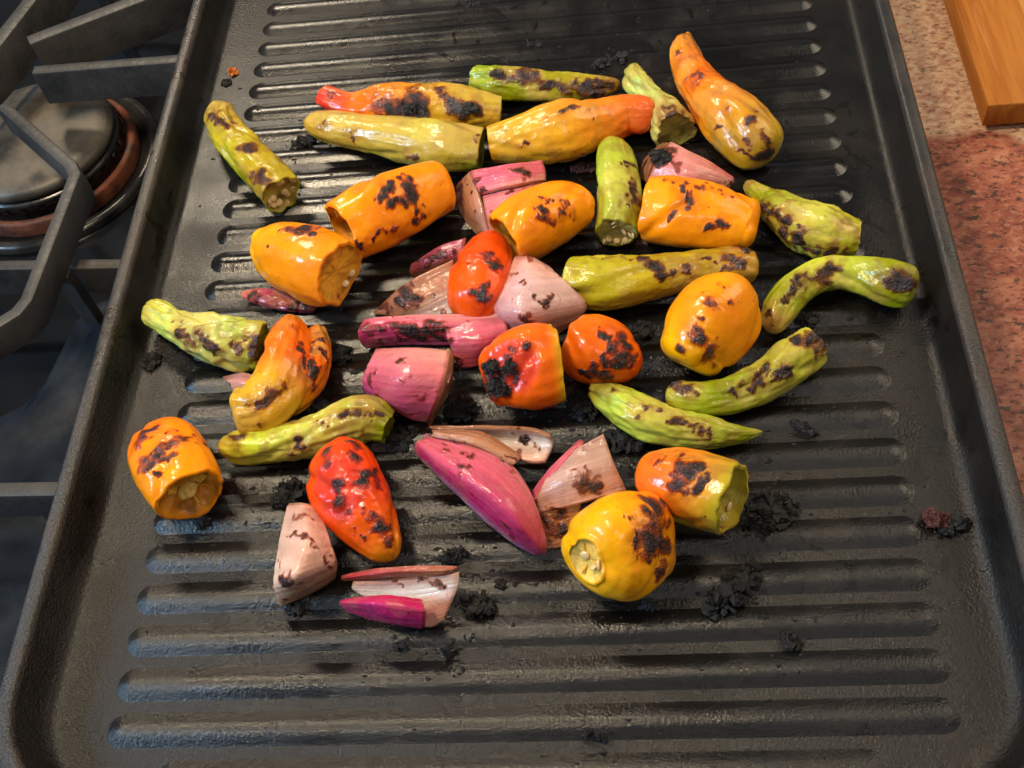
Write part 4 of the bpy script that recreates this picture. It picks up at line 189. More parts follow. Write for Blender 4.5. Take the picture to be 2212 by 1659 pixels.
{'name':'onion_piece', 'label':'long pink onion strip with magenta left end and charred middle', 'cat':'onion', 'group':'red onion pieces on the griddle', 'layers':[[[[[-3.908, 0.075, 0.7],[-3.111, 0.017, 0.85],[-1.798, -0.1, 0.95],[-0.395, -0.137, 0.9]],[[-4.014, -0.306, 0.75],[-3.057, -0.412, 0.95],[-1.759, -0.525, 1.05],[-0.257, -0.454, 0.85]],[[-4.05, -0.419, 0.4],[-3.121, -0.517, 0.6],[-1.802, -0.666, 0.75],[-0.261, -0.634, 0.6]],[[-3.968, -0.415, 0.03],[-3.115, -0.409, 0.1],[-1.88, -0.641, 0.3],[-0.303, -0.671, 0.25]]],[((0.66, 0.13, 0.18),(0.74, 0.42, 0.31)),((0.62, 0.035, 0.18),(0.72, 0.23, 0.23)),((0.52, 0.01, 0.13),(0.66, 0.13, 0.18)),((0.52, 0.01, 0.13),(0.66, 0.13, 0.18))], 0.14],[[[[-1.841, -0.371, 0.95],[-1.02, -0.408, 1.05],[-0.294, -0.299, 0.95]],[[-1.679, -0.946, 0.85],[-0.897, -1.047, 0.95],[-0.211, -0.759, 0.8]],[[-1.529, -1.272, 0.12],[-1.055, -1.275, 0.2],[-0.512, -0.947, 0.2]]],[((0.66, 0.13, 0.18),(0.72, 0.23, 0.23)),((0.66, 0.13, 0.18),(0.66, 0.13, 0.18)),((0.66, 0.13, 0.18),(0.66, 0.13, 0.18))], 0.14]], 'seed':44, 'marks':[[-2.633, -0.307, 1.001, 0.045],[-3.306, -0.393, 0.901, 0.098],[-3.079, -0.432, 0.933, 0.095],[-2.955, -0.449, 0.954, 0.09],[-2.891, -0.456, 0.963, 0.092],[-2.83, -0.49, 0.95, 0.109],[-2.769, -0.518, 0.927, 0.094],[-2.558, -0.534, 0.971, 0.105],[-2.735, -0.566, 0.769, 0.132],[-2.577, -0.573, 0.879, 0.166],[-2.505, -0.583, 0.888, 0.127],[-2.386, -0.624, 0.75, 0.174],[-2.136, -0.611, 0.898, 0.177],[-2.006, -0.638, 0.757, 0.128],[-1.935, -0.646, 0.718, 0.106],[-2.194, -0.567, 1.002, 0.099],[-2.121, -0.58, 0.989, 0.092],[-2.043, -0.571, 1.004, 0.099],[-1.887, -0.543, 1.037, 0.075],[-1.813, -0.57, 1.017, 0.1],[-3.094, -0.477, 0.857, 0.035],[-3.081, -0.51, 0.575, 0.07],[-3.012, -0.523, 0.655, 0.085],[-2.95, -0.533, 0.643, 0.102],[-2.881, -0.544, 0.677, 0.082],[-2.73, -0.563, 0.792, 0.06],[-2.643, -0.558, 0.89, 0.08],[-1.959, -0.65, 0.577, 0.02],[-1.95, -0.651, 0.626, 0.074],[-1.886, -0.652, 0.555, 0.055],[-1.697, -0.88, 0.886, 0.045],[-1.686, -0.914, 0.863, 0.069],[-1.411, -1.151, 0.531, 0.012],[-1.431, -1.167, 0.466, 0.066],[-1.428, -1.187, 0.405, 0.043],[-1.422, -1.214, 0.313, 0.061],[-1.419, -1.221, 0.283, 0.051]], 'crust':[]},
{'name':'onion_piece', 'label':'shiny pink curved onion block with layered brown side left of the crusted orange mini', 'cat':'onion', 'group':'red onion pieces on the griddle', 'layers':[[[[[-3.477, -1.072, 1.0],[-2.449, -1.344, 1.35],[-1.543, -1.416, 1.25]],[[-3.704, -1.711, 0.95],[-2.573, -2.32, 1.6],[-1.575, -2.307, 1.45]],[[-3.865, -1.848, 0.45],[-2.836, -2.662, 1.05],[-1.813, -2.769, 1.0]],[[-3.701, -1.973, 0.05],[-2.633, -2.725, 0.2],[-2.232, -2.804, 0.08]]],[((0.72, 0.23, 0.23),(0.74, 0.42, 0.31)),((0.64, 0.14, 0.2),(0.72, 0.23, 0.23)),((0.54, 0.06, 0.16),(0.66, 0.13, 0.18)),((0.46, 0.08, 0.13),(0.66, 0.13, 0.18))], 0.2],[[[[-1.53, -1.394, 1.2],[-1.562, -2.238, 1.35],[-1.791, -2.738, 0.95],[-2.207, -2.792, 0.1]],[[-1.556, -1.153, 0.7],[-1.589, -1.878, 0.7],[-1.815, -2.492, 0.5],[-2.167, -2.822, 0.06]],[[-1.667, -0.953, 0.08],[-1.663, -1.583, 0.06],[-1.881, -2.3, 0.05],[-2.151, -2.824, 0.02]]],[((0.55, 0.32, 0.18),(0.28, 0.12, 0.05)),((0.5, 0.26, 0.05),(0.28, 0.12, 0.05)),((0.28, 0.12, 0.05),(0.28, 0.12, 0.05))], 0.12]], 'seed':45, 'marks':[[-2.641, -1.88, 1.51, 0.079],[-2.577, -2.014, 1.56, 0.062],[-2.469, -2.502, 1.553, 0.022],[-2.536, -2.391, 1.593, 0.077],[-2.498, -2.4, 1.599, 0.068],[-2.422, -2.412, 1.606, 0.063],[-2.43, -2.795, 0.74, 0.023],[-2.579, -2.78, 0.752, 0.051],[-2.508, -2.789, 0.647, 0.049],[-2.427, -2.796, 0.585, 0.051],[-2.378, -2.799, 0.576, 0.046],[-3.384, -2.283, 0.763, 0.012],[-3.49, -2.199, 0.625, 0.035],[-3.417, -2.269, 0.673, 0.035],[-3.401, -2.281, 0.606, 0.039],[-3.338, -2.323, 0.559, 0.038],[-3.271, -2.364, 0.507, 0.045],[-3.144, -2.467, 0.517, 0.054]], 'crust':[]},
{'name':'onion_piece', 'label':'large magenta onion petal with white lower edge, brown inner layers showing', 'cat':'onion', 'group':'red onion pieces on the griddle', 'layers':[[[[[-2.065, -3.516, 0.75],[-0.93, -4.017, 1.1],[-0.085, -4.556, 1.2],[0.436, -5.264, 1.0],[0.753, -6.251, 0.25]],[[-2.274, -3.692, 0.85],[-1.207, -4.81, 1.45],[-0.444, -5.504, 1.55],[0.19, -6.065, 1.25],[0.651, -6.447, 0.25]],[[-2.429, -3.732, 0.6],[-1.487, -4.844, 1.0],[-0.72, -5.6, 1.0],[-0.006, -6.2, 0.75],[0.535, -6.415, 0.1]],[[-2.501, -3.669, 0.25],[-1.683, -4.611, 0.35],[-0.904, -5.408, 0.35],[-0.171, -6.055, 0.25],[0.447, -6.394, 0.04]]],[((0.66, 0.13, 0.18),(0.72, 0.23, 0.23)),((0.66, 0.13, 0.18),(0.56, 0.05, 0.16)),((0.52, 0.01, 0.13),(0.52, 0.01, 0.13)),((0.68, 0.5, 0.55),(0.62, 0.25, 0.38))], 0.18],[[[[-1.999, -3.248, 0.6],[-0.805, -3.579, 0.9],[0.193, -4.303, 0.95]],[[-1.874, -3.576, 0.95],[-0.79, -3.988, 1.2],[0.101, -4.59, 1.2]],[[-1.942, -3.666, 0.9],[-0.839, -4.162, 1.25],[-0.014, -4.708, 1.25]]],[((0.28, 0.12, 0.05),(0.28, 0.12, 0.05)),((0.55, 0.32, 0.18),(0.55, 0.32, 0.18)),((0.28, 0.12, 0.05),(0.28, 0.12, 0.05))], 0.08]], 'seed':46, 'marks':[[-1.118, -4.41, 1.308, 0.069],[-0.98, -4.515, 1.352, 0.049],[-0.899, -4.512, 1.344, 0.076],[-0.922, -5.022, 1.529, 0.02],[-1.089, -4.825, 1.464, 0.061],[-0.965, -4.937, 1.504, 0.086],[-0.024, -4.495, 1.203, 0.012],[-0.2, -4.43, 1.244, 0.064],[-0.133, -4.463, 1.233, 0.054],[-0.11, -4.497, 1.237, 0.052],[-0.041, -4.53, 1.226, 0.063],[0.005, -4.525, 1.208, 0.042],[0.068, -4.638, 1.233, 0.061],[0.08, -4.623, 1.226, 0.05],[-0.083, -6.097, 1.112, 0.014],[-0.19, -6.015, 1.125, 0.058],[-0.142, -6.059, 1.102, 0.044],[-0.175, -6.056, 0.99, 0.056],[-1.573, -3.826, 1.032, 0.03],[-1.488, -3.862, 1.058, 0.032],[-1.404, -3.898, 1.085, 0.03],[-1.321, -3.933, 1.114, 0.04],[-1.196, -4.076, 1.134, 0.037],[-1.122, -4.021, 1.189, 0.025],[-1.043, -4.057, 1.212, 0.024],[-0.93, -4.113, 1.239, 0.024],[-0.857, -4.151, 1.254, 0.037],[-0.787, -4.189, 1.265, 0.039]], 'crust':[]},
{'name':'onion_piece', 'label':'cream onion petal with a black spot behind the large magenta petal', 'cat':'onion', 'group':'red onion pieces on the griddle', 'layers':[[[[[-2.032, -3.341, 0.75],[-0.773, -3.475, 0.85],[0.3, -3.585, 0.85],[0.784, -3.755, 0.8]],[[-1.752, -3.455, 0.5],[-0.603, -3.544, 0.5],[0.257, -3.649, 0.45],[0.808, -3.857, 0.6]],[[-1.271, -3.719, 0.35],[-0.337, -3.899, 0.4],[0.316, -4.184, 0.45],[0.65, -4.231, 0.5]]],[((0.28, 0.12, 0.05),(0.5, 0.3, 0.15)),((0.86, 0.88, 0.72),(0.86, 0.88, 0.72)),((0.74, 0.42, 0.31),(0.74, 0.42, 0.31))], 0.12]], 'seed':47, 'marks':[[0.106, -3.593, 0.482, 0.05],[0.15, -3.614, 0.46, 0.049],[0.232, -3.661, 0.438, 0.059],[0.307, -3.678, 0.444, 0.064],[0.376, -3.756, 0.437, 0.05],[0.504, -3.715, 0.492, 0.017],[0.271, -3.626, 0.471, 0.086],[0.376, -3.756, 0.437, 0.066],[0.408, -3.766, 0.442, 0.091],[0.469, -3.802, 0.448, 0.069],[-0.345, -3.516, 0.86, 0.019],[-0.281, -3.518, 0.859, 0.023],[-0.158, -3.53, 0.859, 0.025],[-0.098, -3.536, 0.859, 0.019],[-0.038, -3.544, 0.843, 0.025],[0.073, -3.555, 0.856, 0.023],[0.126, -3.559, 0.855, 0.022],[0.226, -3.569, 0.852, 0.022],[0.272, -3.577, 0.85, 0.026],[0.354, -3.593, 0.847, 0.016],[0.425, -3.606, 0.843, 0.026],[0.486, -3.624, 0.838, 0.023],[0.607, -3.67, 0.823, 0.022],[0.692, -3.709, 0.809, 0.021],[0.762, -3.741, 0.792, 0.019],[0.802, -3.769, 0.729, 0.021]], 'crust':[]},
{'name':'onion_piece', 'label':'brownish square onion layers standing between the magenta petal and the plump yellow mini', 'cat':'onion', 'group':'red onion pieces on the griddle', 'layers':[[[[[0.877, -4.503, 0.8],[1.452, -4.243, 1.1],[2.03, -3.974, 1.2]],[[0.578, -5.17, 0.9],[1.371, -5.012, 1.25],[2.259, -4.743, 1.15]],[[0.437, -5.571, 0.5],[1.33, -5.541, 0.8],[2.488, -5.173, 0.7]]],[((0.55, 0.36, 0.28),(0.5, 0.34, 0.22)),((0.6, 0.42, 0.34),(0.5, 0.35, 0.23)),((0.74, 0.42, 0.31),(0.7, 0.46, 0.3))], 0.12],[[[[0.185, -5.227, 0.4],[0.788, -4.611, 0.85],[1.508, -3.913, 0.95]],[[0.313, -5.411, 0.6],[0.904, -4.798, 1.0],[1.578, -4.081, 1.1]],[[0.411, -5.458, 0.55],[1.002, -4.868, 0.95],[1.654, -4.121, 1.0]]],[((0.66, 0.13, 0.18),(0.5, 0.09, 0.12)),((0.66, 0.13, 0.18),(0.55, 0.11, 0.13)),((0.55, 0.32, 0.18),(0.55, 0.32, 0.18))], 0.12],[[[[0.35, -5.547, 0.55],[0.908, -5.438, 0.6],[1.486, -5.307, 0.65]],[[0.326, -5.84, 0.3],[0.844, -5.831, 0.35],[1.401, -5.71, 0.4]],[[0.445, -6.09, 0.04],[0.857, -6.202, 0.05],[1.371, -6.065, 0.05]]],[((0.4, 0.2, 0.08),(0.6, 0.3, 0.08)),((0.28, 0.12, 0.05),(0.5, 0.22, 0.04)),((0.28, 0.12, 0.05),(0.55, 0.32, 0.18))], 0.12]], 'seed':48, 'marks':[[1.578, -5.21, 1.09, 0.147],[1.577, -5.176, 1.128, 0.095],[1.728, -5.212, 1.013, 0.149],[1.807, -5.204, 0.982, 0.155],[1.442, -5.142, 1.204, 0.015],[1.322, -5.039, 1.255, 0.039],[1.381, -5.072, 1.249, 0.044],[1.411, -5.108, 1.229, 0.045],[0.88, -5.567, 0.666, 0.026],[0.507, -5.666, 0.445, 0.104],[0.57, -5.637, 0.47, 0.1],[0.706, -5.631, 0.471, 0.118],[0.813, -5.573, 0.502, 0.119],[0.932, -5.565, 0.503, 0.123],[0.839, -5.777, 0.374, 0.036],[0.779, -5.799, 0.362, 0.131],[0.853, -5.833, 0.341, 0.104],[0.95, -5.847, 0.331, 0.126],[1.048, -5.868, 0.308, 0.083],[1.87, -5.111, 1.045, 0.074],[1.961, -5.14, 0.981, 0.076],[1.929, -5.184, 0.948, 0.06],[1.151, -5.444, 0.894, 0.027],[1.214, -5.468, 0.869, 0.039]], 'crust':[]},
{'name':'onion_piece', 'label':'pale salmon onion block at lower left below the red-orange mini pepper', 'cat':'onion', 'group':'red onion pieces on the griddle', 'layers':[[[[[-5.169, -5.149, 0.8],[-4.705, -5.282, 1.05],[-4.379, -5.28, 0.8]],[[-5.217, -6.137, 0.9],[-4.386, -6.416, 1.5],[-3.965, -6.239, 1.0]],[[-5.221, -7.099, 0.85],[-4.493, -7.273, 1.45],[-3.813, -6.649, 0.85]],[[-5.239, -7.278, 0.5],[-4.56, -7.274, 0.85],[-3.872, -6.725, 0.5]],[[-5.241, -7.385, 0.02],[-4.612, -7.134, 0.05],[-4.029, -6.728, 0.04]]],[((0.66, 0.46, 0.33),(0.72, 0.42, 0.32)),((0.72, 0.52, 0.36),(0.74, 0.44, 0.33)),((0.76, 0.58, 0.4),(0.72, 0.46, 0.34)),((0.74, 0.54, 0.33),(0.55, 0.32, 0.18)),((0.55, 0.32, 0.18),(0.28, 0.12, 0.05))], 0.22]], 'seed':49, 'marks':[[-4.911, -7.239, 1.173, 0.098],[-4.811, -7.327, 1.224, 0.095],[-4.891, -7.302, 1.148, 0.081],[-4.659, -6.22, 1.354, 0.041],[-4.56, -6.325, 1.425, 0.048],[-4.477, -6.347, 1.462, 0.054],[-4.419, -6.431, 1.494, 0.059],[-4.325, -6.507, 1.51, 0.051],[-4.327, -6.652, 1.523, 0.012],[-4.245, -6.56, 1.481, 0.043],[-4.247, -6.629, 1.485, 0.037],[-4.191, -6.601, 1.434, 0.049],[-3.894, -6.645, 0.986, 0.009],[-4.099, -6.705, 1.315, 0.037],[-4.062, -6.715, 1.252, 0.037],[-4.022, -6.753, 1.171, 0.06],[-3.981, -6.739, 1.097, 0.036],[-3.932, -6.765, 0.987, 0.05],[-3.879, -6.749, 0.894, 0.061],[-5.224, -6.305, 0.91, 0.035],[-5.196, -6.472, 0.936, 0.032],[-5.196, -6.472, 0.936, 0.034],[-5.226, -6.542, 0.912, 0.036],[-5.107, -6.739, 1.011, 0.035],[-4.997, -6.861, 1.132, 0.045],[-4.973, -6.943, 1.156, 0.042],[-4.946, -6.955, 1.189, 0.036],[-4.814, -6.239, 1.255, 0.006],[-4.88, -6.214, 1.202, 0.026],[-4.781, -6.251, 1.28, 0.029],[-4.715, -6.275, 1.327, 0.034],[-4.59, -6.316, 1.408, 0.045]], 'crust':[]},
{'name':'onion_piece', 'label':'nested onion leaves in front with a shiny magenta finger and white inside', 'cat':'onion', 'group':'red onion pieces on the griddle', 'layers':[[[[[-3.71, -6.864, 0.55],[-2.467, -6.854, 0.85],[-1.148, -6.975, 1.0]],[[-3.759, -6.973, 0.6],[-2.524, -7.027, 0.9],[-1.292, -7.1, 1.05]],[[-3.83, -6.966, 0.4],[-2.606, -7.037, 0.6],[-1.434, -7.153, 0.9]]],[((0.3, 0.06, 0.06),(0.4, 0.12, 0.08)),((0.5, 0.05, 0.08),(0.28, 0.12, 0.05)),((0.28, 0.12, 0.05),(0.28, 0.12, 0.05))], 0.1],[[[[-3.514, -7.068, 0.55],[-2.4, -7.066, 0.6],[-1.13, -7.102, 0.95]],[[-3.537, -7.195, 0.4],[-2.365, -7.257, 0.4],[-1.165, -7.308, 0.8]],[[-3.175, -7.379, 0.2],[-2.074, -7.629, 0.25],[-1.329, -7.592, 0.5]],[[-2.558, -7.767, 0.06],[-1.883, -7.965, 0.08],[-1.544, -7.858, 0.15]]],[((0.55, 0.35, 0.3),(0.55, 0.32, 0.18)),((0.86, 0.88, 0.72),(0.86, 0.88, 0.72)),((0.7, 0.5, 0.45),(0.74, 0.42, 0.31)),((0.74, 0.42, 0.31),(0.55, 0.32, 0.18))], 0.12],[[[[-3.854, -7.356, 0.3],[-3.044, -7.453, 0.75],[-2.415, -7.53, 0.85],[-1.883, -7.599, 0.8]],[[-3.828, -7.465, 0.4],[-2.971, -7.753, 0.95],[-2.335, -7.901, 1.1],[-1.773, -7.98, 1.05]],[[-3.801, -7.509, 0.2],[-3.016, -7.831, 0.5],[-2.409, -8.017, 0.6],[-1.849, -8.097, 0.6]],[[-3.711, -7.534, 0.05],[-3.042, -7.792, 0.08],[-2.492, -7.926, 0.08],[-1.981, -8.004, 0.08]]],[((0.45, 0.02, 0.07),(0.5, 0.02, 0.08)),((0.62, 0.035, 0.18),(0.52, 0.01, 0.13)),((0.52, 0.01, 0.13),(0.52, 0.01, 0.13)),((0.5, 0.05, 0.1),(0.52, 0.01, 0.13))], 0.14]], 'seed':50, 'marks':[[-2.673, -7.072, 0.556, 0.045],[-2.589, -7.07, 0.561, 0.035],[-2.547, -7.097, 0.531, 0.032],[-2.462, -7.11, 0.532, 0.042],[-2.42, -7.157, 0.484, 0.039],[-1.834, -7.133, 0.691, 0.012],[-2.108, -7.092, 0.64, 0.045],[-2.017, -7.103, 0.653, 0.06],[-1.925, -7.117, 0.67, 0.046],[-1.834, -7.143, 0.682, 0.059],[-1.789, -7.175, 0.669, 0.061],[-1.695, -7.197, 0.68, 0.051],[-1.649, -7.199, 0.696, 0.05],[-1.559, -7.262, 0.682, 0.05],[-2.145, -8.044, 0.819, 0.004],[-2.142, -7.986, 1.026, 0.03],[-2.119, -8.009, 0.973, 0.028],[-2.098, -8.028, 0.913, 0.022],[-2.078, -8.044, 0.848, 0.024]], 'crust':[]},
{'name':'onion_piece', 'label':'tiny pale onion shred with burnt tips beside the folded orange pepper', 'cat':'onion', 'group':'red onion pieces on the griddle', 'layers':[[[[[-7.649, -1.03, 0.1],[-7.042, -1.115, 0.35],[-6.431, -1.38, 0.45]],[[-7.351, -1.386, 0.3],[-6.808, -1.53, 0.5],[-6.324, -1.755, 0.5]],[[-7.273, -1.537, 0.1],[-6.737, -1.788, 0.3],[-6.31, -1.952, 0.3]]],[((0.28, 0.12, 0.05),(0.74, 0.42, 0.31)),((0.74, 0.42, 0.31),(0.72, 0.23, 0.23)),((0.55, 0.32, 0.18),(0.74, 0.42, 0.31))], 0.1]], 'seed':51, 'marks':[[-7.457, -1.255, 0.234, 0.035],[-7.393, -1.329, 0.275, 0.054],[-7.351, -1.379, 0.291, 0.055],[-7.275, -1.521, 0.113, 0.027],[-7.157, -1.597, 0.149, 0.037],[-7.08, -1.641, 0.187, 0.036],[-6.98, -1.689, 0.229, 0.042]], 'crust':[]}]
CRUMBS = [
[[1.503,-2.484],0.444,0.332,60,0.5,'k','loose black char heap left of the pointed green pepper'],
[[-1.402,-2.338],0.451,0.285,-10,0.4,'k','black char heap right of the shiny pink onion block'],
[[5.595,-5.393],0.594,0.471,-20,0.55,'k','widest crusty black char lump right of the orange-to-green mini'],
[[5.331,-5.793],0.366,0.21,20,0.3,'k','flat char patch touching the widest char lump'],
[[4.615,-7.278],0.768,0.295,-45,0.65,'k','long crumbly black char stick at lower right'],
[[9.087,-5.798],0.26,0.207,35,0.4,'r','reddish burnt onion scrap in the right gutter'],
[[9.44,-5.969],0.338,0.137,-25,0.35,'k','black char sliver beside the reddish scrap in the right gutter'],
[[-5.423,-4.526],0.394,0.302,-35,0.6,'k','black char clump above the pale salmon onion block'],
[[-5.72,-4.661],0.153,0.151,0,0.4,'k','greyish char bit left of the clump above the salmon block'],
[[-0.834,-7.456],0.362,0.231,10,0.45,'k','charred clump right of the nested onion leaves'],
[[-0.338,-6.997],0.101,0.117,0,0.4,'k','single round char grain above the charred clump at front'],
[[-1.421,-6.242],0.104,0.31,80,0.5,'k','pointed char flake standing behind the nested onion leaves'],
[[5.715,-8.426],0.172,0.175,0,0.25,'k','round dark spot of char alone on the front right ridges'],
[[6.558,-3.294],0.096,0.32,-55,0.3,'k','slender shiny char flake right of the pointed green tip'],
[[-9.752,-0.283],0.266,0.223,-25,0.2,'k','brown scab stuck in the left gutter below the wrinkled green pepper'],
[[-9.368,10.931],0.103,0.118,0,0.25,'o','tiny orange fleck in the left gutter at the far end'],
[[-9.526,10.514],0.146,0.101,20,0.1,'k','small dark scab next to the tiny orange fleck'],
[[2.928,10.006],0.223,0.192,40,0.4,'k','char crumb behind the tip of the split green pepper'],
[[2.326,9.872],0.334,0.16,-20,0.25,'k','flat char crumb between the far green peppers'],
[[1.64,5.552],0.311,0.134,0,0.2,'r','brown shred lying behind the central yellow mini'],
[[3.021,-0.229],0.277,0.239,0,0.3,'k','char spot between the small orange mini and the egg-shaped yellow one'],
[[7.054,-0.204],0.296,0.183,10,0.35,'k','char patch above the black-ended green pepper'],
[[2.429,-3.47],0.498,0.274,15,0.4,'k','char bed behind the brownish square onion layers'],
[[-6.558,7.42],0.385,0.19,-5,0.4,'k','black crumb under the tip of the yellow-olive pepper'],
[[-4.621,-0.481],0.213,0.299,0,0.35,'k','char bits right of the folded orange pepper'],
[[-2.883,-3.076],0.29,0.436,60,0.4,'k','black crust beside the end of the lumpy green pepper'],
[[-4.92,-7.366],0.205,0.118,0,0.25,'k','crumb under the front edge of the salmon onion block'],
[[1.668,-10.294],0.065,0.32,85,0.25,'k','upright char streak across the front ridges'],
[[-1.456,-8.446],0.118,0.136,0,0.25,'k','small crumb in front of the nested onion leaves'],
[[-2.451,-8.283],0.079,0.16,75,0.25,'k','small crumb standing in the groove below the magenta finger'],
[[2.869,-7.536],0.059,0.182,-60,0.15,'k','bluish char splinter under the plump yellow mini'],
[[-5.007,-2.152],0.161,0.264,70,0.55,'k','black flake standing behind the lumpy green pepper'],
[[0.261,10.988],0.286,0.131,5,0.2,'k','flat burnt patch in the far grooves'],
[[-1.776,13.251],0.209,0.137,30,0.2,'k','burnt patch at the far edge of view'],
[[-7.451,-5.123],0.152,0.15,0,0.3,'k','crumb in front of the hollow orange mini']]

# ---------------------------------------------------------------- object helpers
COL = sc.collection
def tag(o, label=None, cat=None, group=None, kind=None):
    if label: o['label'] = label
    if cat: o['category'] = cat
    if group: o['group'] = group
    if kind: o['kind'] = kind
    return o
def mesh_obj(name, V, F, mat, parent=None, sharp=None, origin=None, attrs=None, smooth_=True):
    me = bpy.data.meshes.new(name); V = np.asarray(V, float).reshape(-1, 3)
    if origin is not None: V = V-np.asarray(origin)
    me.from_pydata((V*S).tolist(), [], F if isinstance(F, list) else F.tolist())
    if mat: me.materials.append(mat)
    if smooth_: me.polygons.foreach_set('use_smooth', [True]*len(me.polygons))
    for k, a in (attrs or {}).items():
        a = np.asarray(a, float)
        if a.ndim == 2:
            at = me.attributes.new(k, 'FLOAT_COLOR', 'POINT'); at.data.foreach_set('color', np.c_[a, np.ones(len(a))].astype(np.float32).ravel())
        else:
            at = me.attributes.new(k, 'FLOAT', 'POINT'); at.data.foreach_set('value', a.astype(np.float32))
    if sharp: me.set_sharp_from_angle(angle=math.radians(sharp))
    me.update()
    o = bpy.data.objects.new(name, me); COL.objects.link(o)
    if parent: o.parent = parent
    elif origin is not None: o.location = Vector(origin)*S
    return o
def empty(name, loc):
    o = bpy.data.objects.new(name, None); COL.objects.link(o); o.location = Vector(loc)*S; o.empty_display_size = .01; return o
def fix_normals(o):
    bm = bmesh.new(); bm.from_mesh(o.data); bmesh.ops.recalc_face_normals(bm, faces=bm.faces); bm.to_mesh(o.data); bm.free()

# ---------------------------------------------------------------- materials
class NT:
    def __init__(self, name):
        self.m = bpy.data.materials.new(name); self.m.use_nodes = True; self.t = self.m.node_tree; self.b = self.t.nodes['Principled BSDF']
    def n(self, typ, **k):
        nd = self.t.nodes.new('ShaderNode'+typ)
        for a, v in k.items():
            if a.startswith('_'): nd.inputs[a[1:].replace('_', ' ')].default_value = v
            else: setattr(nd, a, v)
        return nd
    def l(self, a, b): self.t.links.new(a, b)
    def set(self, **k):
        for a, v in k.items(): self.b.inputs[a.replace('_', ' ')].default_value = v
    def noise(self, vec, scale, detail=3, rough=.55, dist=0):
        nd = self.n('TexNoise'); nd.inputs['Scale'].default_value = scale; nd.inputs['Detail'].default_value = detail; nd.inputs['Roughness'].default_value = rough; nd.inputs['Distortion'].default_value = dist
        if vec: self.l(vec, nd.inputs['Vector'])
        return nd.outputs['Fac']
    def ramp(self, fac, stops):
        nd = self.n('ValToRGB'); cr = nd.color_ramp
        while len(cr.elements) < len(stops): cr.elements.new(.5)
        for e, (p, c) in zip(cr.elements, stops): e.position = p; e.color = (*c, 1) if len(c) == 3 else c
        self.l(fac, nd.inputs['Fac']); return nd.outputs['Color']
    def g(self, fac, a, b):     # grey ramp from value a to b over positions
        return self.ramp(fac, [(a[0], (a[1],)*3), (b[0], (b[1],)*3)])
    def math(self, op, a, b=None, clamp=False):
        nd = self.n('Math', operation=op, use_clamp=clamp)
        for k, x in enumerate((a, b)):
            if x is None: continue
            if isinstance(x, (int, float)): nd.inputs[k].default_value = x
            else: self.l(x, nd.inputs[k])
        return nd.outputs[0]
    def mix(self, fac, a, b, blend='MIX'):
        nd = self.n('Mix', data_type='RGBA', blend_type=blend)
        for k, x in ((0, fac), (6, a), (7, b)):
            if isinstance(x, (int, float)): nd.inputs[k].default_value = x
            elif isinstance(x, tuple): nd.inputs[k].default_value = (*x, 1)
            else: self.l(x, nd.inputs[k])
        return nd.outputs[2]
    def coord(self): return self.n('TexCoord').outputs['Object']
    def bump(self, h, strength, dist, prev=None):
        nd = self.n('Bump'); nd.inputs['Strength'].default_value = strength; nd.inputs['Distance'].default_value = dist; self.l(h, nd.inputs['Height'])
        if prev: self.l(prev, nd.inputs['Normal'])
        return nd.outputs['Normal']
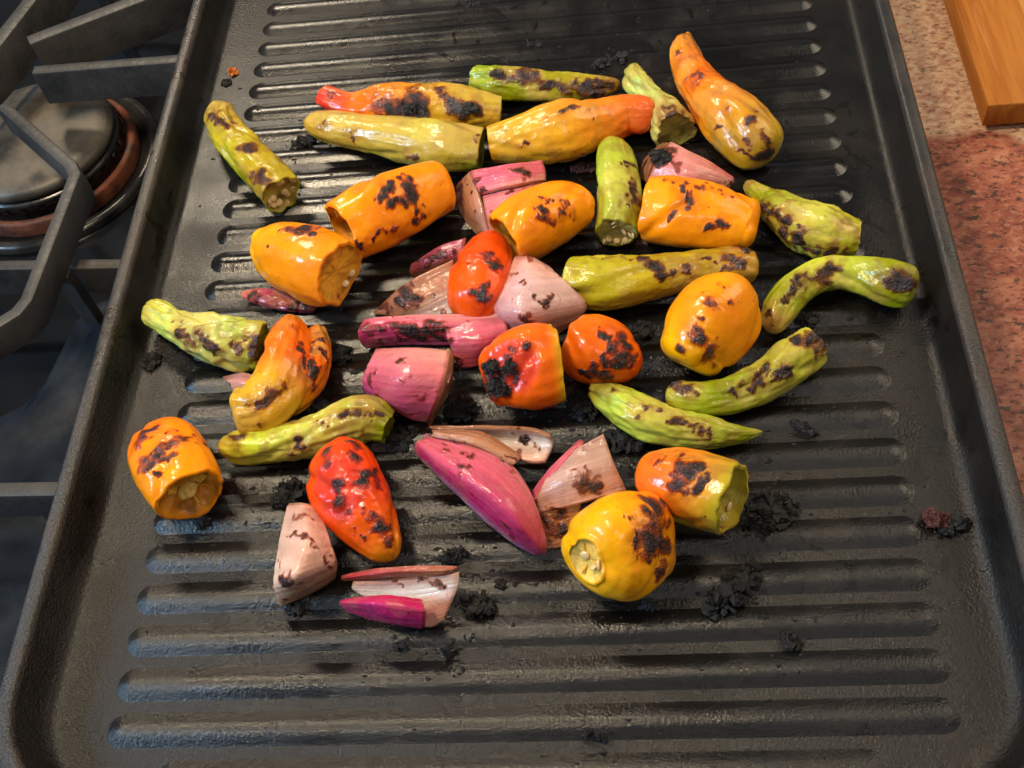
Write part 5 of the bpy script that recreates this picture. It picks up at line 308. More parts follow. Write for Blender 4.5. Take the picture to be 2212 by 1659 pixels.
def mat_veg(name, rough=.26, coat=.35, sss=0., bump=.35, freckle=.5, stain=.3):
    N = NT(name); co = N.coord()
    col = N.n('Attribute', attribute_name='col').outputs['Color']; ch = N.n('Attribute', attribute_name='char').outputs['Fac']
    big = N.noise(co, 80, 2); mid = N.noise(co, 230, 3, .6); fine = N.noise(co, 560, 3, .7); vf = N.noise(co, 1300, 2, .6)
    # cooked-on juice stains, oily freckles and specks of soot
    col = N.mix(N.math('MULTIPLY', N.g(big, (.48, 0), (.72, 1)), stain), col, N.mix(1., col, (.72, .40, .34), 'MULTIPLY'))
    fr = N.math('MULTIPLY', N.g(fine, (.63, 0), (.69, 1)), N.g(mid, (.48, 0), (.62, freckle)))
    col = N.mix(fr, col, (.15, .038, .010))
    c2 = N.math('ADD', ch, N.math('MULTIPLY', N.math('SUBTRACT', fine, .5), .55))
    c2 = N.math('ADD', c2, N.math('MULTIPLY', N.math('SUBTRACT', mid, .5), .9))
    c2 = N.math('MULTIPLY', c2, N.g(ch, (.02, 0), (.40, 1)), True)
    scorched = N.mix(1., col, (.55, .26, .18), 'MULTIPLY')
    cc = N.mix(N.g(mid, (.42, 0), (.62, .6)), N.ramp(vf, [(.30, (.005, .004, .005)), (.55, (.016, .011, .012)), (.74, (.075, .052, .055))]), (.030, .017, .016))
    col = N.mix(N.g(c2, (.0, 0), (.40, 1)), col, scorched)
    col = N.mix(N.g(c2, (.26, 0), (.74, .9)), col, (.060, .021, .015))
    col = N.mix(N.g(c2, (.55, 0), (.88, 1)), col, cc)
    N.l(col, N.b.inputs['Base Color'])
    r = N.math('ADD', N.math('MULTIPLY', c2, .10), N.g(mid, (.35, rough-.06), (.7, rough+.2)))
    N.l(r, N.b.inputs['Roughness'])
    h = N.math('ADD', N.math('MULTIPLY', big, .9), N.math('MULTIPLY', fine, bump*.4))
    h = N.math('ADD', h, N.math('MULTIPLY', mid, bump))
    h = N.math('ADD', h, N.math('MULTIPLY', N.math('MULTIPLY', c2, vf), 1.5))
    nb = N.bump(h, .7, .0011); N.l(nb, N.b.inputs['Normal']); N.l(nb, N.b.inputs['Coat Normal'])
    N.l(N.g(N.math('ADD', N.math('MULTIPLY', big, .6), N.math('MULTIPLY', mid, .4)), (.42, coat*.08), (.58, coat)), N.b.inputs['Coat Weight'])
    N.set(Coat_Roughness=.06, Specular_IOR_Level=.2)
    if sss:
        N.set(Subsurface_Weight=sss, Subsurface_Scale=.003); N.b.inputs['Subsurface Radius'].default_value = (1., .4, .15)
    return N.m
M_MINI = mat_veg('mini_pepper_skin', .25, .6, 0., .30, .8, .25)
M_LONG = mat_veg('long_pepper_skin', .25, .9, 0., .55, .6, .3)
M_SHI = mat_veg('blistered_pepper_skin', .27, .65, 0., .5, .5, .35)
M_FLESH = mat_veg('pepper_flesh', .28, .5, .2, .9, .6, .4)
M_ONION = mat_veg('onion_flesh', .22, 1., .3, .55, .45, .35)
def mat_seed():
    N = NT('pepper_seed'); co = N.coord(); f = N.noise(co, 600)
    N.l(N.ramp(f, [(.3, (.62, .40, .14)), (.7, (.80, .62, .33))]), N.b.inputs['Base Color']); N.set(Roughness=.3, Subsurface_Weight=.15, Subsurface_Scale=.002, Coat_Weight=.3); return N.m
M_SEED = mat_seed()
def mat_char(name, c0, c1, c2):
    N = NT(name); co = N.coord(); f = N.noise(co, 700, 5, .7); g = N.noise(co, 160, 3)
    N.l(N.ramp(f, [(.32, c0), (.58, c1), (.78, c2)]), N.b.inputs['Base Color'])
    N.l(N.g(g, (.35, .28), (.65, .75)), N.b.inputs['Roughness']); N.l(N.bump(f, .9, .0015), N.b.inputs['Normal']); return N.m
M_CHAR = mat_char('burnt_char', (.004, .004, .0045), (.010, .009, .009), (.045, .038, .034))
M_SCRAP = mat_char('burnt_scrap', (.02, .006, .006), (.10, .025, .02), (.30, .10, .07))
M_FLECK = mat_char('orange_fleck', (.45, .10, .01), (.75, .20, .02), (.8, .35, .05))
def mat_iron(name, dr=0., bs=.35, lift=1., sp_=.5):
    N = NT(name); geo = N.n('NewGeometry').outputs['Position']
    sp = N.n('SeparateXYZ'); N.l(geo, sp.inputs[0]); x = sp.outputs[0]; y = sp.outputs[1]
    pit = N.noise(geo, 1050, 3, .7); blot = N.noise(geo, 26, 4, .6, .8)
    st = N.n('Mapping'); st.inputs['Scale'].default_value = (9, 70, 30); N.l(geo, st.inputs['Vector']); streak = N.noise(st.outputs[0], 1, 3, .6)
    base = N.ramp(blot, [(.3, (.003, .0029, .0029)), (.5, (.0055, .005, .0048)), (.68, (.010, .008, .0065))])
    base = N.mix(N.g(streak, (.5, 0), (.75, .7)), base, (.009, .0055, .004))
    spot = N.noise(geo, 75, 3, .55, 1.2); stn = N.math('MULTIPLY', N.g(spot, (.58, 0), (.64, 1)), N.g(blot, (.42, 0), (.56, 1)))
    wv = N.n('VectorMath', operation='ADD'); N.l(geo, wv.inputs[0])
    wn = N.n('TexNoise'); wn.inputs['Scale'].default_value = 120; wn.inputs['Detail'].default_value = 3; N.l(geo, wn.inputs['Vector'])
    ws = N.n('VectorMath', operation='MULTIPLY_ADD'); N.l(wn.outputs['Color'], ws.inputs[0]); ws.inputs[1].default_value = (.03, .03, 0); ws.inputs[2].default_value = (-.015, -.015, 0); N.l(ws.outputs[0], wv.inputs[1])
    for sx, sy, sr in ((9.15, -6.3, .6), (9.35, -7.2, .5), (8.9, -4.45, .4), (8.6, -7.95, .4), (8.5, -10.6, .8)) if name.startswith('seasoned') else ():   # baked-on oil in the gutters
        dn = N.n('VectorMath', operation='DISTANCE'); N.l(wv.outputs[0], dn.inputs[0]); dn.inputs[1].default_value = (sx*S, sy*S, ZF*S)
        stn = N.math('MAXIMUM', stn, N.g(N.math('MULTIPLY', dn.outputs['Value'], 1/(sr*S)), (.75, 1), (1., 0)))
    base = N.mix(stn, base, (.004, .0028, .0025))
    if lift > 1: base = N.mix(1., base, (lift, lift*.97, lift*.95), 'MULTIPLY')
    N.l(base, N.b.inputs['Base Color'])
    # wetter, oilier towards the middle of the pan where the food sits; the near end has the roughest casting skin
    r2 = N.math('ADD', N.math('MULTIPLY', N.math('MULTIPLY', x, x), 42), N.math('MULTIPLY', N.math('MULTIPLY', y, y), 22))
    oil = N.math('SUBTRACT', 1, N.math('ADD', r2, N.math('MULTIPLY', N.math('SUBTRACT', blot, .5), 1.6)), True)
    rough = N.math('ADD', N.g(blot, (.3, .30+dr), (.7, .43+dr)), N.math('MULTIPLY', oil, -.17))
    rough = N.math('ADD', rough, N.math('MULTIPLY', stn, -.12))
    N.l(rough, N.b.inputs['Roughness'])
    coarse = N.g(N.math('ADD', N.math('MULTIPLY', y, -3.), N.math('MULTIPLY', blot, .8)), (.2, .3), (.8, 1.2))
    h = N.math('ADD', N.math('MULTIPLY', pit, coarse), N.math('MULTIPLY', blot, .4))
    N.l(N.bump(h, bs, .0012), N.b.inputs['Normal']); N.set(Specular_IOR_Level=sp_)
    return N.m
M_IRON = mat_iron('seasoned_cast_iron', .0, .42, 1., .38); M_RIDGE = mat_iron('oiled_ridge_iron', -.07, .30, 1., .52); M_RIM = mat_iron('worn_lit_rim_iron', -.02, .6, 5., .5)  # rim: wear and reflected light both put into its lifted base colour
def mat_grate():
    N = NT('enamelled_grate'); geo = N.n('NewGeometry').outputs['Position']; f = N.noise(geo, 420, 4); b = N.noise(geo, 30, 4)
    N.l(N.ramp(b, [(.36, (.014, .013, .0125)), (.62, (.046, .042, .038))]), N.b.inputs['Base Color']); N.l(N.g(f, (.3, .42), (.7, .62)), N.b.inputs['Roughness'])
    N.l(N.bump(f, .35, .0006), N.b.inputs['Normal']); return N.m
M_GRATE = mat_grate()
def simple(name, c0, c1, scale, r0, r1, metal=0, bump=.1, bd=.0006, spec=.5):
    N = NT(name); geo = N.n('NewGeometry').outputs['Position']; f = N.noise(geo, scale, 5, .6); g = N.noise(geo, scale*6, 3)
    N.l(N.ramp(f, [(.34, c0), (.66, c1)]), N.b.inputs['Base Color']); N.l(N.g(f, (.3, r0), (.7, r1)), N.b.inputs['Roughness'])
    N.l(N.bump(g, bump, bd), N.b.inputs['Normal']); N.set(Metallic=metal, Specular_IOR_Level=spec); return N.m
M_TOP = simple('black_cooktop_glass', (.002, .0021, .0025), (.005, .0055, .0065), 22, .05, .14)
M_PANEL = simple('cooktop_panel', (.008, .010, .014), (.018, .022, .028), 30, .12, .34)
M_CAP = simple('burner_cap_metal', (.05, .043, .034), (.13, .11, .085), 45, .38, .6, .5, .2)
M_RUST = simple('rusty_burner_ring', (.018, .009, .007), (.20, .055, .020), 75, .5, .8, .1, .4)
M_STEEL = simple('dark_burner_bowl', (.02, .02, .02), (.07, .065, .06), 40, .18, .35, .7)
def mat_granite():
    N = NT('red_granite'); geo = N.n('NewGeometry').outputs['Position']
    mp = N.n('Mapping'); mp.inputs['Rotation'].default_value = (0, 0, .5); mp.inputs['Scale'].default_value = (1, 1.6, 1); N.l(geo, mp.inputs['Vector']); v = mp.outputs[0]
    a = N.noise(v, 60, 4, .7, .8); b = N.noise(v, 260, 3, .7, .4); c = N.noise(v, 330, 3, .6); d = N.noise(v, 150, 3, .65)
    col = N.ramp(a, [(.30, (.13, .030, .022)), (.46, (.26, .072, .045)), (.60, (.36, .125, .075)), (.74, (.46, .24, .15))])
    col = N.mix(N.g(b, (.50, 0), (.66, .7)), col, (.42, .19, .12))
    col = N.mix(N.g(c, (.56, 0), (.64, .85)), col, (.085, .026, .02))
    col = N.mix(N.g(d, (.58, 0), (.64, .85)), col, (.03, .026, .02))
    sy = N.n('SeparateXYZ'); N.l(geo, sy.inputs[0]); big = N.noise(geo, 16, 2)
    back_beige = N.g(N.math('ADD', N.math('MULTIPLY', sy.outputs[1], 6.), N.math('MULTIPLY', big, .7)), (.95, 0), (1.38, .78))  # blends to beige towards the back, edge broken up by noise
    col = N.mix(back_beige, col, N.mix(N.g(c, (.54, 0), (.64, .7)), N.mix(N.g(b, (.42, 0), (.60, 1)), N.mix(N.g(a, (.4, 0), (.6, 1)), (.52, .26, .17), (.66, .42, .25)), (.76, .55, .36)), (.16, .08, .05)))
    N.l(col, N.b.inputs['Base Color']); N.l(N.g(c, (.3, .36), (.7, .5)), N.b.inputs['Roughness']); N.set(Specular_IOR_Level=.25); return N.m
def mat_wood():
    N = NT('oiled_board_wood'); geo = N.n('NewGeometry').outputs['Position']
    mp = N.n('Mapping'); mp.inputs['Rotation'].default_value = (0, 0, .22); mp.inputs['Scale'].default_value = (90, 5, 60); N.l(geo, mp.inputs['Vector']); f = N.noise(mp.outputs[0], 1., 5, .6, .5)
    mp2 = N.n('Mapping'); mp2.inputs['Rotation'].default_value = (0, 0, .22); mp2.inputs['Scale'].default_value = (400, 30, 300); N.l(geo, mp2.inputs['Vector']); g = N.noise(mp2.outputs[0], 1., 3)
    col = N.ramp(f, [(.32, (.24, .065, .006)), (.46, (.40, .14, .020)), (.56, (.32, .095, .012)), (.68, (.54, .25, .065))]); col = N.mix(N.g(g, (.55, 0), (.75, .5)), col, (.30, .10, .02))
    N.l(col, N.b.inputs['Base Color']); N.set(Roughness=.55, Specular_IOR_Level=.2); N.l(N.bump(g, .15, .0004), N.b.inputs['Normal']); return N.m

# ---------------------------------------------------------------- the griddle
ZF = -.125                              # floor of the pan between the ridges (the ridge tops are z = 0)
CX, YB, YF = -.07, 19.5, -11.9
def rrect(hx, y0, y1, r, k=10):
    pts = []
    for cx, cy, a0 in ((hx-r, y1-r, 0), (-hx+r, y1-r, 90), (-hx+r, y0+r, 180), (hx-r, y0+r, 270)):
        for i in range(k+1):
            a = math.radians(a0+90*i/k); pts.append((CX+cx+r*math.cos(a), cy+r*math.sin(a)))
    return pts
def loft(rows, k=10, cap0=False, cap1=False):
    V = []; F = []
    for ins, z in rows:
        for x, y in rrect(10.39+ins, YF-ins, YB+ins, max(2.5+ins*.9, .3), k): V.append((x, y, z))
    n = 4*(k+1)
    for i in range(len(rows)-1):
        for j in range(n): F.append((i*n+j, i*n+(j+1) % n, (i+1)*n+(j+1) % n, (i+1)*n+j))
    if cap0: F.append(tuple(range(n))[::-1])
    if cap1: F.append(tuple((len(rows)-1)*n+j for j in range(n)))
    return V, F
pan = empty('griddle_pan', (CX, 0, -1.2)); tag(pan, 'black ridged cast-iron griddle pan holding all the vegetables', 'griddle')
PO = (CX, 0, -1.2)
V, F = loft([(-.95, ZF), (-.62, ZF), (-.52, ZF+.02), (-.42, ZF+.08), (-.33, ZF+.2), (-.26, ZF+.36), (-.03, .80), (.1, .80), (.33, .80), (.26, .3), (.1, -.9), (0, -1.12), (-.4, -1.2)], cap0=True, cap1=True)
body = mesh_obj('pan_body', V, F, M_IRON, pan, origin=PO, sharp=50)
V, F = loft([(-.05, .76), (-.03, .83), (0, .88), (.05, .91), (.26, .91), (.32, .88), (.36, .82), (.35, .74)])
mesh_obj('rim', np.array(V)-np.array(PO), F, M_RIM, body)
def ridge_mesh(hl, name='ridge'):
    W = .39; H = .125; prof = [(d, -.004+(H+.004)*math.sin(math.pi/2*d/W)**1.15) for d in W*np.linspace(0, 1, 14)]; V = []; F = []; k = 9
    for d, h in prof:
        r = max(W-d, 0)
        for s in (1, -1):
            for i in range(k+1):
                a = math.radians(-90+180*i/k); V.append((s*(hl-W+r*math.cos(a)), s*r*math.sin(a), h))
    n = 2*(k+1)
    for i in range(len(prof)-1):
        for j in range(n): F.append((i*n+j, i*n+(j+1) % n, (i+1)*n+(j+1) % n, (i+1)*n+j))
    me_o = mesh_obj(name, V, F, M_RIDGE, pan); return me_o
r0 = ridge_mesh(8.76); first = True
for i in range(-6, 23):
    o = r0 if first else r0.copy()
    if not first: COL.objects.link(o); o.parent = pan
    first = False
    o.location = Vector((.04-CX, 12-i, ZF+1.2))*S
rs = ridge_mesh(7.35); rs.location = Vector((-.1-CX, -11, ZF+1.2))*S

# ---------------------------------------------------------------- cooktop, grate and burner on the left
def box_bar(path, w, h, z, bev=.09, round_ends=True):
    """bar of rectangular section with bevelled edges along a plan path, top at z"""
    P = [Vector((x, y, 0)) for x, y in path]; sec = [(-w/2, -h), (-w/2, -bev), (-w/2+bev*.3, -bev*.3), (-w/2+bev, 0), (w/2-bev, 0), (w/2-bev*.3, -bev*.3), (w/2, -bev), (w/2, -h)]
    V = []; F = []; n = len(sec)
    for i, p in enumerate(P):
        a = (P[i]-P[i-1]).normalized() if i else (P[1]-P[0]).normalized(); b = (P[i+1]-P[i]).normalized() if i < len(P)-1 else a
        t = (a+b).normalized(); nrm = Vector((-t.y, t.x, 0)); k = 1/max(.4, t.dot(a))
        for sx, szz in sec: V.append((p.x+nrm.x*sx*k, p.y+nrm.y*sx*k, z+szz))
    for i in range(len(P)-1):
        for j in range(n): F.append((i*n+j, i*n+(j+1) % n, (i+1)*n+(j+1) % n, (i+1)*n+j))
    F.append(tuple(range(n))[::-1]); F.append(tuple((len(P)-1)*n+j for j in range(n)))
    return V, F
ct = mesh_obj('cooktop', [(-40, -30, -5.4), (-10.9, -30, -5.4), (-10.9, 40, -5.4), (-40, 40, -5.4), (-40, -30, -6), (-10.9, -30, -6), (-10.9, 40, -6), (-40, 40, -6)],
              [(0, 1, 2, 3), (7, 6, 5, 4), (0, 4, 5, 1), (1, 5, 6, 2), (2, 6, 7, 3), (3, 7, 4, 0)], M_TOP, smooth_=False, origin=(-20, 5, -6)); tag(ct, kind='structure')
def slab(name, poly, z0, z1, mat, bev=.12, parent=None, origin=None):
    P = [Vector((x, y)) for x, y in poly]; n = len(P); V = []; F = []
    c = sum(P, Vector((0, 0)))/n
    rows = [(1, z0), (1, z1-bev), (1-.3*bev/3, z1-bev*.3), (1-bev/3, z1)]
    for k, z in rows:
        for p in P:
            q = c+(p-c)*k; V.append((q.x, q.y, z))
    for i in range(len(rows)-1):
        for j in range(n): F.append((i*n+j, i*n+(j+1) % n, (i+1)*n+(j+1) % n, (i+1)*n+j))
    F.append(tuple((len(rows)-1)*n+j for j in range(n)))
    return mesh_obj(name, V, F, mat, parent, origin=origin, sharp=40)
pn = slab('cooktop_panel', [(-10.95, 6.1), (-13.9, 6.1), (-14.6, 5.8), (-15.2, 5.0), (-15.6, 2.6), (-16.1, 1.8), (-18, .6), (-26, -2.4), (-26, -24), (-10.95, -24)], -5.39, -4.7, M_PANEL, .06, origin=(-16, -6, -5.3)); tag(pn, kind='structure')
# cast grate: every bar is a part
gt = empty('burner_grate', (-16, 9, -5.4)); tag(gt, 'grey cast grate with angled fingers over the burner left of the griddle', 'grate'); GO = (-16, 9, -5.4)
for path, w_, h_, z_ in (([(-17.3, 13.45), (-17.0, 13.45), (-12.2, 13.4), (-10.2, 13.35)], .46, 1.35, -1.25),
                         ([(-17.95, 15.1), (-17.7, 15.25), (-13.4, 17.4), (-9.5, 19.3)], .58, 1.6, -1.25),
                         ([(-19.9, 13.1), (-19.3, 14.7), (-18.4, 18.1), (-17.7, 21.4)], .58, 1.6, -1.25),
                         ([(-18.0, 11.75), (-17.7, 11.5), (-14.75, 8.6), (-14.5, 8.15), (-14.72, 3.1), (-14.92, 2.65), (-17.5, .5), (-22, -1.5)], .42, 1.1, -1.25),
                         ([(-24, 5.75), (-17.1, 5.75), (-12.6, 5.45), (-10.5, 5.3)], .42, 1.2, -2.6),
                         ([(-24, -2.95), (-16, -3.0), (-12.2, -3.12), (-10.6, -3.15)], .46, 1.1, -1.6),
                         ([(-24, 24), (-16, 22.6), (-11, 22.2), (-8, 22)], .5, 1.5, -1.4)):
    V, F = box_bar(path, w_, h_, z_); b = mesh_obj('bar', V, F, M_GRATE, gt, origin=GO, sharp=40); fix_normals(b)
for x, y in ((-14.6, 5.0), (-11.4, 13.4), (-13.0, -3.08), (-17.75, 21.2)):
    V, F = box_bar([(x-.22, y), (x+.22, y)], .44, 3.1 if y > -3 else 3.0, -2.35); b = mesh_obj('foot', V, F, M_GRATE, gt, origin=GO, sharp=40); fix_normals(b)
def lathe(prof, cx, cy, n=72):
    V = []; F = []
    for r, z in prof:
        for j in range(n): a = 2*math.pi*j/n; V.append((cx+r*math.cos(a), cy+r*math.sin(a), z))
    for i in range(len(prof)-1):
        for j in range(n): F.append((i*n+j, i*n+(j+1) % n, (i+1)*n+(j+1) % n, (i+1)*n+j))
    F.append(tuple((len(prof)-1)*n+j for j in range(n))); return V, F
BX, BY = -18.6, 13.0
bu = empty('gas_burner', (BX, BY, -5.4)); tag(bu, 'round gas burner with tarnished cap and thin rusty ring under the grate', 'burner'); BO = (BX, BY, -5.4)
for nm, prof, mt in (('bowl', [(4.3, -5.38), (4.25, -5.2), (4.1, -5.1), (3.9, -5.12), (3.75, -5.3), (3.5, -5.36)], M_STEEL),
                     ('rusty_ring', [(3.55, -5.3), (3.53, -4.8), (3.48, -4.73), (3.34, -4.71), (3.26, -4.76), (3.24, -5.0)], M_RUST),
                     ('burner_head', [(3.1, -5.0), (3.1, -4.5), (3.16, -4.3), (3.1, -4.2), (2.8, -4.15)], M_STEEL),
                     ('burner_cap', [(2.95, -4.18), (3.05, -4.08), (3.02, -3.9), (2.85, -3.76), (2.45, -3.68), (1.5, -3.62), (.4, -3.6)], M_CAP)):
    V, F = lathe(prof, BX, BY); q = mesh_obj(nm, V, F, mt, bu, origin=BO, sharp=55)
    if nm == 'burner_head': head = q
pv = [(x*.05, y*.09, z*.1) for x in (-1, 1) for y in (-1, 1) for z in (-1, 1)]; pf = [(0, 1, 3, 2), (4, 6, 7, 5), (0, 4, 5, 1), (2, 3, 7, 6), (0, 2, 6, 4), (1, 5, 7, 3)]
p0 = mesh_obj('port', pv, pf, M_TOP, head, smooth_=False)
for k in range(30):
    o = p0 if k == 0 else p0.copy()
    if k: COL.objects.link(o); o.parent = head
    a = k*2*math.pi/30; o.location = Vector((3.13*math.cos(a), 3.13*math.sin(a), .98))*S; o.rotation_euler = (0, 0, a)
# ---------------------------------------------------------------- counter and board on the right
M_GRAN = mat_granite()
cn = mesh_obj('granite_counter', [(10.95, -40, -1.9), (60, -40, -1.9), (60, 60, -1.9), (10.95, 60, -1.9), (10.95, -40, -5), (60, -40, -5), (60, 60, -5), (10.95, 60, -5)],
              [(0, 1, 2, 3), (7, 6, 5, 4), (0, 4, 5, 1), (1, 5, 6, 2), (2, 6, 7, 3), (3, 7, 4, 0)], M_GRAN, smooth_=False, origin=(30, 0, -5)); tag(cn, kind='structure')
bm = bmesh.new()
bmesh.ops.create_cube(bm, size=1, matrix=Matrix.Diagonal((22*S, 30*S, .8*S, 1)))
bmesh.ops.bevel(bm, geom=[e for e in bm.edges if abs(e.verts[0].co.z-e.verts[1].co.z) > S], offset=.16*S, segments=5, affect='EDGES', profile=.5)
bmesh.ops.bevel(bm, geom=[e for e in bm.edges if abs(e.verts[0].co.z-e.verts[1].co.z) < .1*S], offset=.05*S, segments=3, affect='EDGES', profile=.5)
me = bpy.data.meshes.new('cutting_board'); bm.to_mesh(me); bm.free(); me.materials.append(mat_wood()); me.polygons.foreach_set('use_smooth', [True]*len(me.polygons)); me.set_sharp_from_angle(angle=math.radians(40))
cb = empty('cutting_board', (24.2, 22.7, -1.9)); tag(cb, 'orange-brown wooden cutting board lying on the granite at upper right', 'cutting board')
bd = bpy.data.objects.new('board', me); COL.objects.link(bd); bd.parent = cb; bd.location = (0, 0, .62*S)
for sx in (-1, 1):
    for sy in (-1, 1):
        V, F = lathe([(.5, 0), (.5, .24), (.3, .24)], sx*9, sy*13, 16); mesh_obj('rubber_foot', V, F, M_TOP, cb)

ICO = None
def crumb(seed, rx, ry, h, ang, sub=3):
    """a heap of many small jagged burnt fragments packed on a low core, one mesh"""
    global ICO
    if ICO is None:
        ICO = {}
        for s_ in (1, 3):
            b = bmesh.new(); bmesh.ops.create_icosphere(b, subdivisions=s_, radius=1); ICO[s_] = (np.array([v.co[:] for v in b.verts]), [[v.index for v in f.verts] for f in b.faces]); b.free()
    rn = np.random.RandomState(seed*13+5); X, fs = ICO[3]; k = (rx*ry)**.5
    V = [X*(1+.30*fbm(X*1.6+seed*3.1, seed, 3)+.25*fbm(X*5+seed, seed+2, 2))[:, None]*np.array([rx*.8, ry*.8, h*.45])*.72]; F = [list(f) for f in fs]; n = len(X)
    X1, f1 = ICO[1]
    for q in range(int(40+260*min(k, .8))):
        a = rn.uniform(0, 6.3); d = rn.uniform(.02, 1.12)**.6; s_ = (.05+.17*rn.uniform(0, 1)**3)*(.35+k*.5)*(1.2-.4*d)
        jag = X1*(1+rn.uniform(-.45, .45, (len(X1), 1)))*s_*rn.uniform(.5, 1.7, 3)
        V.append(jag+np.array([rx*d*math.cos(a), ry*d*math.sin(a), h*.42*math.sqrt(max(.02, 1.05-d*d))*rn.uniform(.5, 1.15)])); F += [[v+n for v in f] for f in f1]; n += len(X1)
    X = np.vstack(V); a = math.radians(ang); c, s = math.cos(a), math.sin(a)
    X = np.stack([X[:, 0]*c-X[:, 1]*s, X[:, 0]*s+X[:, 1]*c, X[:, 2]], -1)
    X[:, 2] = np.maximum(X[:, 2], -h*.25); return X, F
# ---------------------------------------------------------------- peppers
def char_attr(V, marks, seed, soft=1.):
    ch = np.zeros(len(V))
    if not marks: return ch
    nz = fbm(V*5+seed, seed+70, 3)*.55+fbm(V*2.2+seed, seed+80, 2)*.5
    W = V+np.stack([fbm(V*3.2+seed+k*31, seed+k, 2) for k in range(3)], -1)*.16+np.stack([fbm(V*9+seed+k*17, seed+k+4, 2) for k in range(3)], -1)*.07
    for x, y, z, r in marks:
        d = np.linalg.norm((W-(x, y, z)), axis=1)
        m = d < r*3+.05
        ch[m] = np.maximum(ch[m], smooth(2.0, .1, d[m]/(r*.95+.01)+nz[m]*.9))
    return ch*np.clip(.92+.55*fbm(V*2.4+3*seed, seed+85, 2), .45, 1.)
def stops(cols, u):
    ps = [c[0] for c in cols]; cs = np.array([c[1] for c in cols])
    return np.stack([np.interp(u, ps, cs[:, k]) for k in range(3)], -1)
seed_me = None
def seed_obj(parent, p, n, rnd, size):
    global seed_me
    if seed_me is None:
        b = bmesh.new(); bmesh.ops.create_icosphere(b, subdivisions=2, radius=1)
        for v in b.verts: v.co = Vector((v.co.x*1.0, v.co.y*.85, v.co.z*.32))
        seed_me = bpy.data.meshes.new('seed'); b.to_mesh(seed_me); b.free(); seed_me.materials.append(M_SEED); seed_me.polygons.foreach_set('use_smooth', [True]*len(seed_me.polygons))
    o = bpy.data.objects.new('seed', seed_me); COL.objects.link(o); o.parent = parent; o.location = Vector(p)*S
    q = Vector(n).to_track_quat('Z', 'X'); o.rotation_mode = 'QUATERNION'
    o.rotation_quaternion = q @ Vector((rnd.uniform(-.6, .6), rnd.uniform(-.6, .6), 1)).to_track_quat('Z', 'Y')
    s = size*S*rnd.uniform(.8, 1.15); o.scale = (s, s, s)
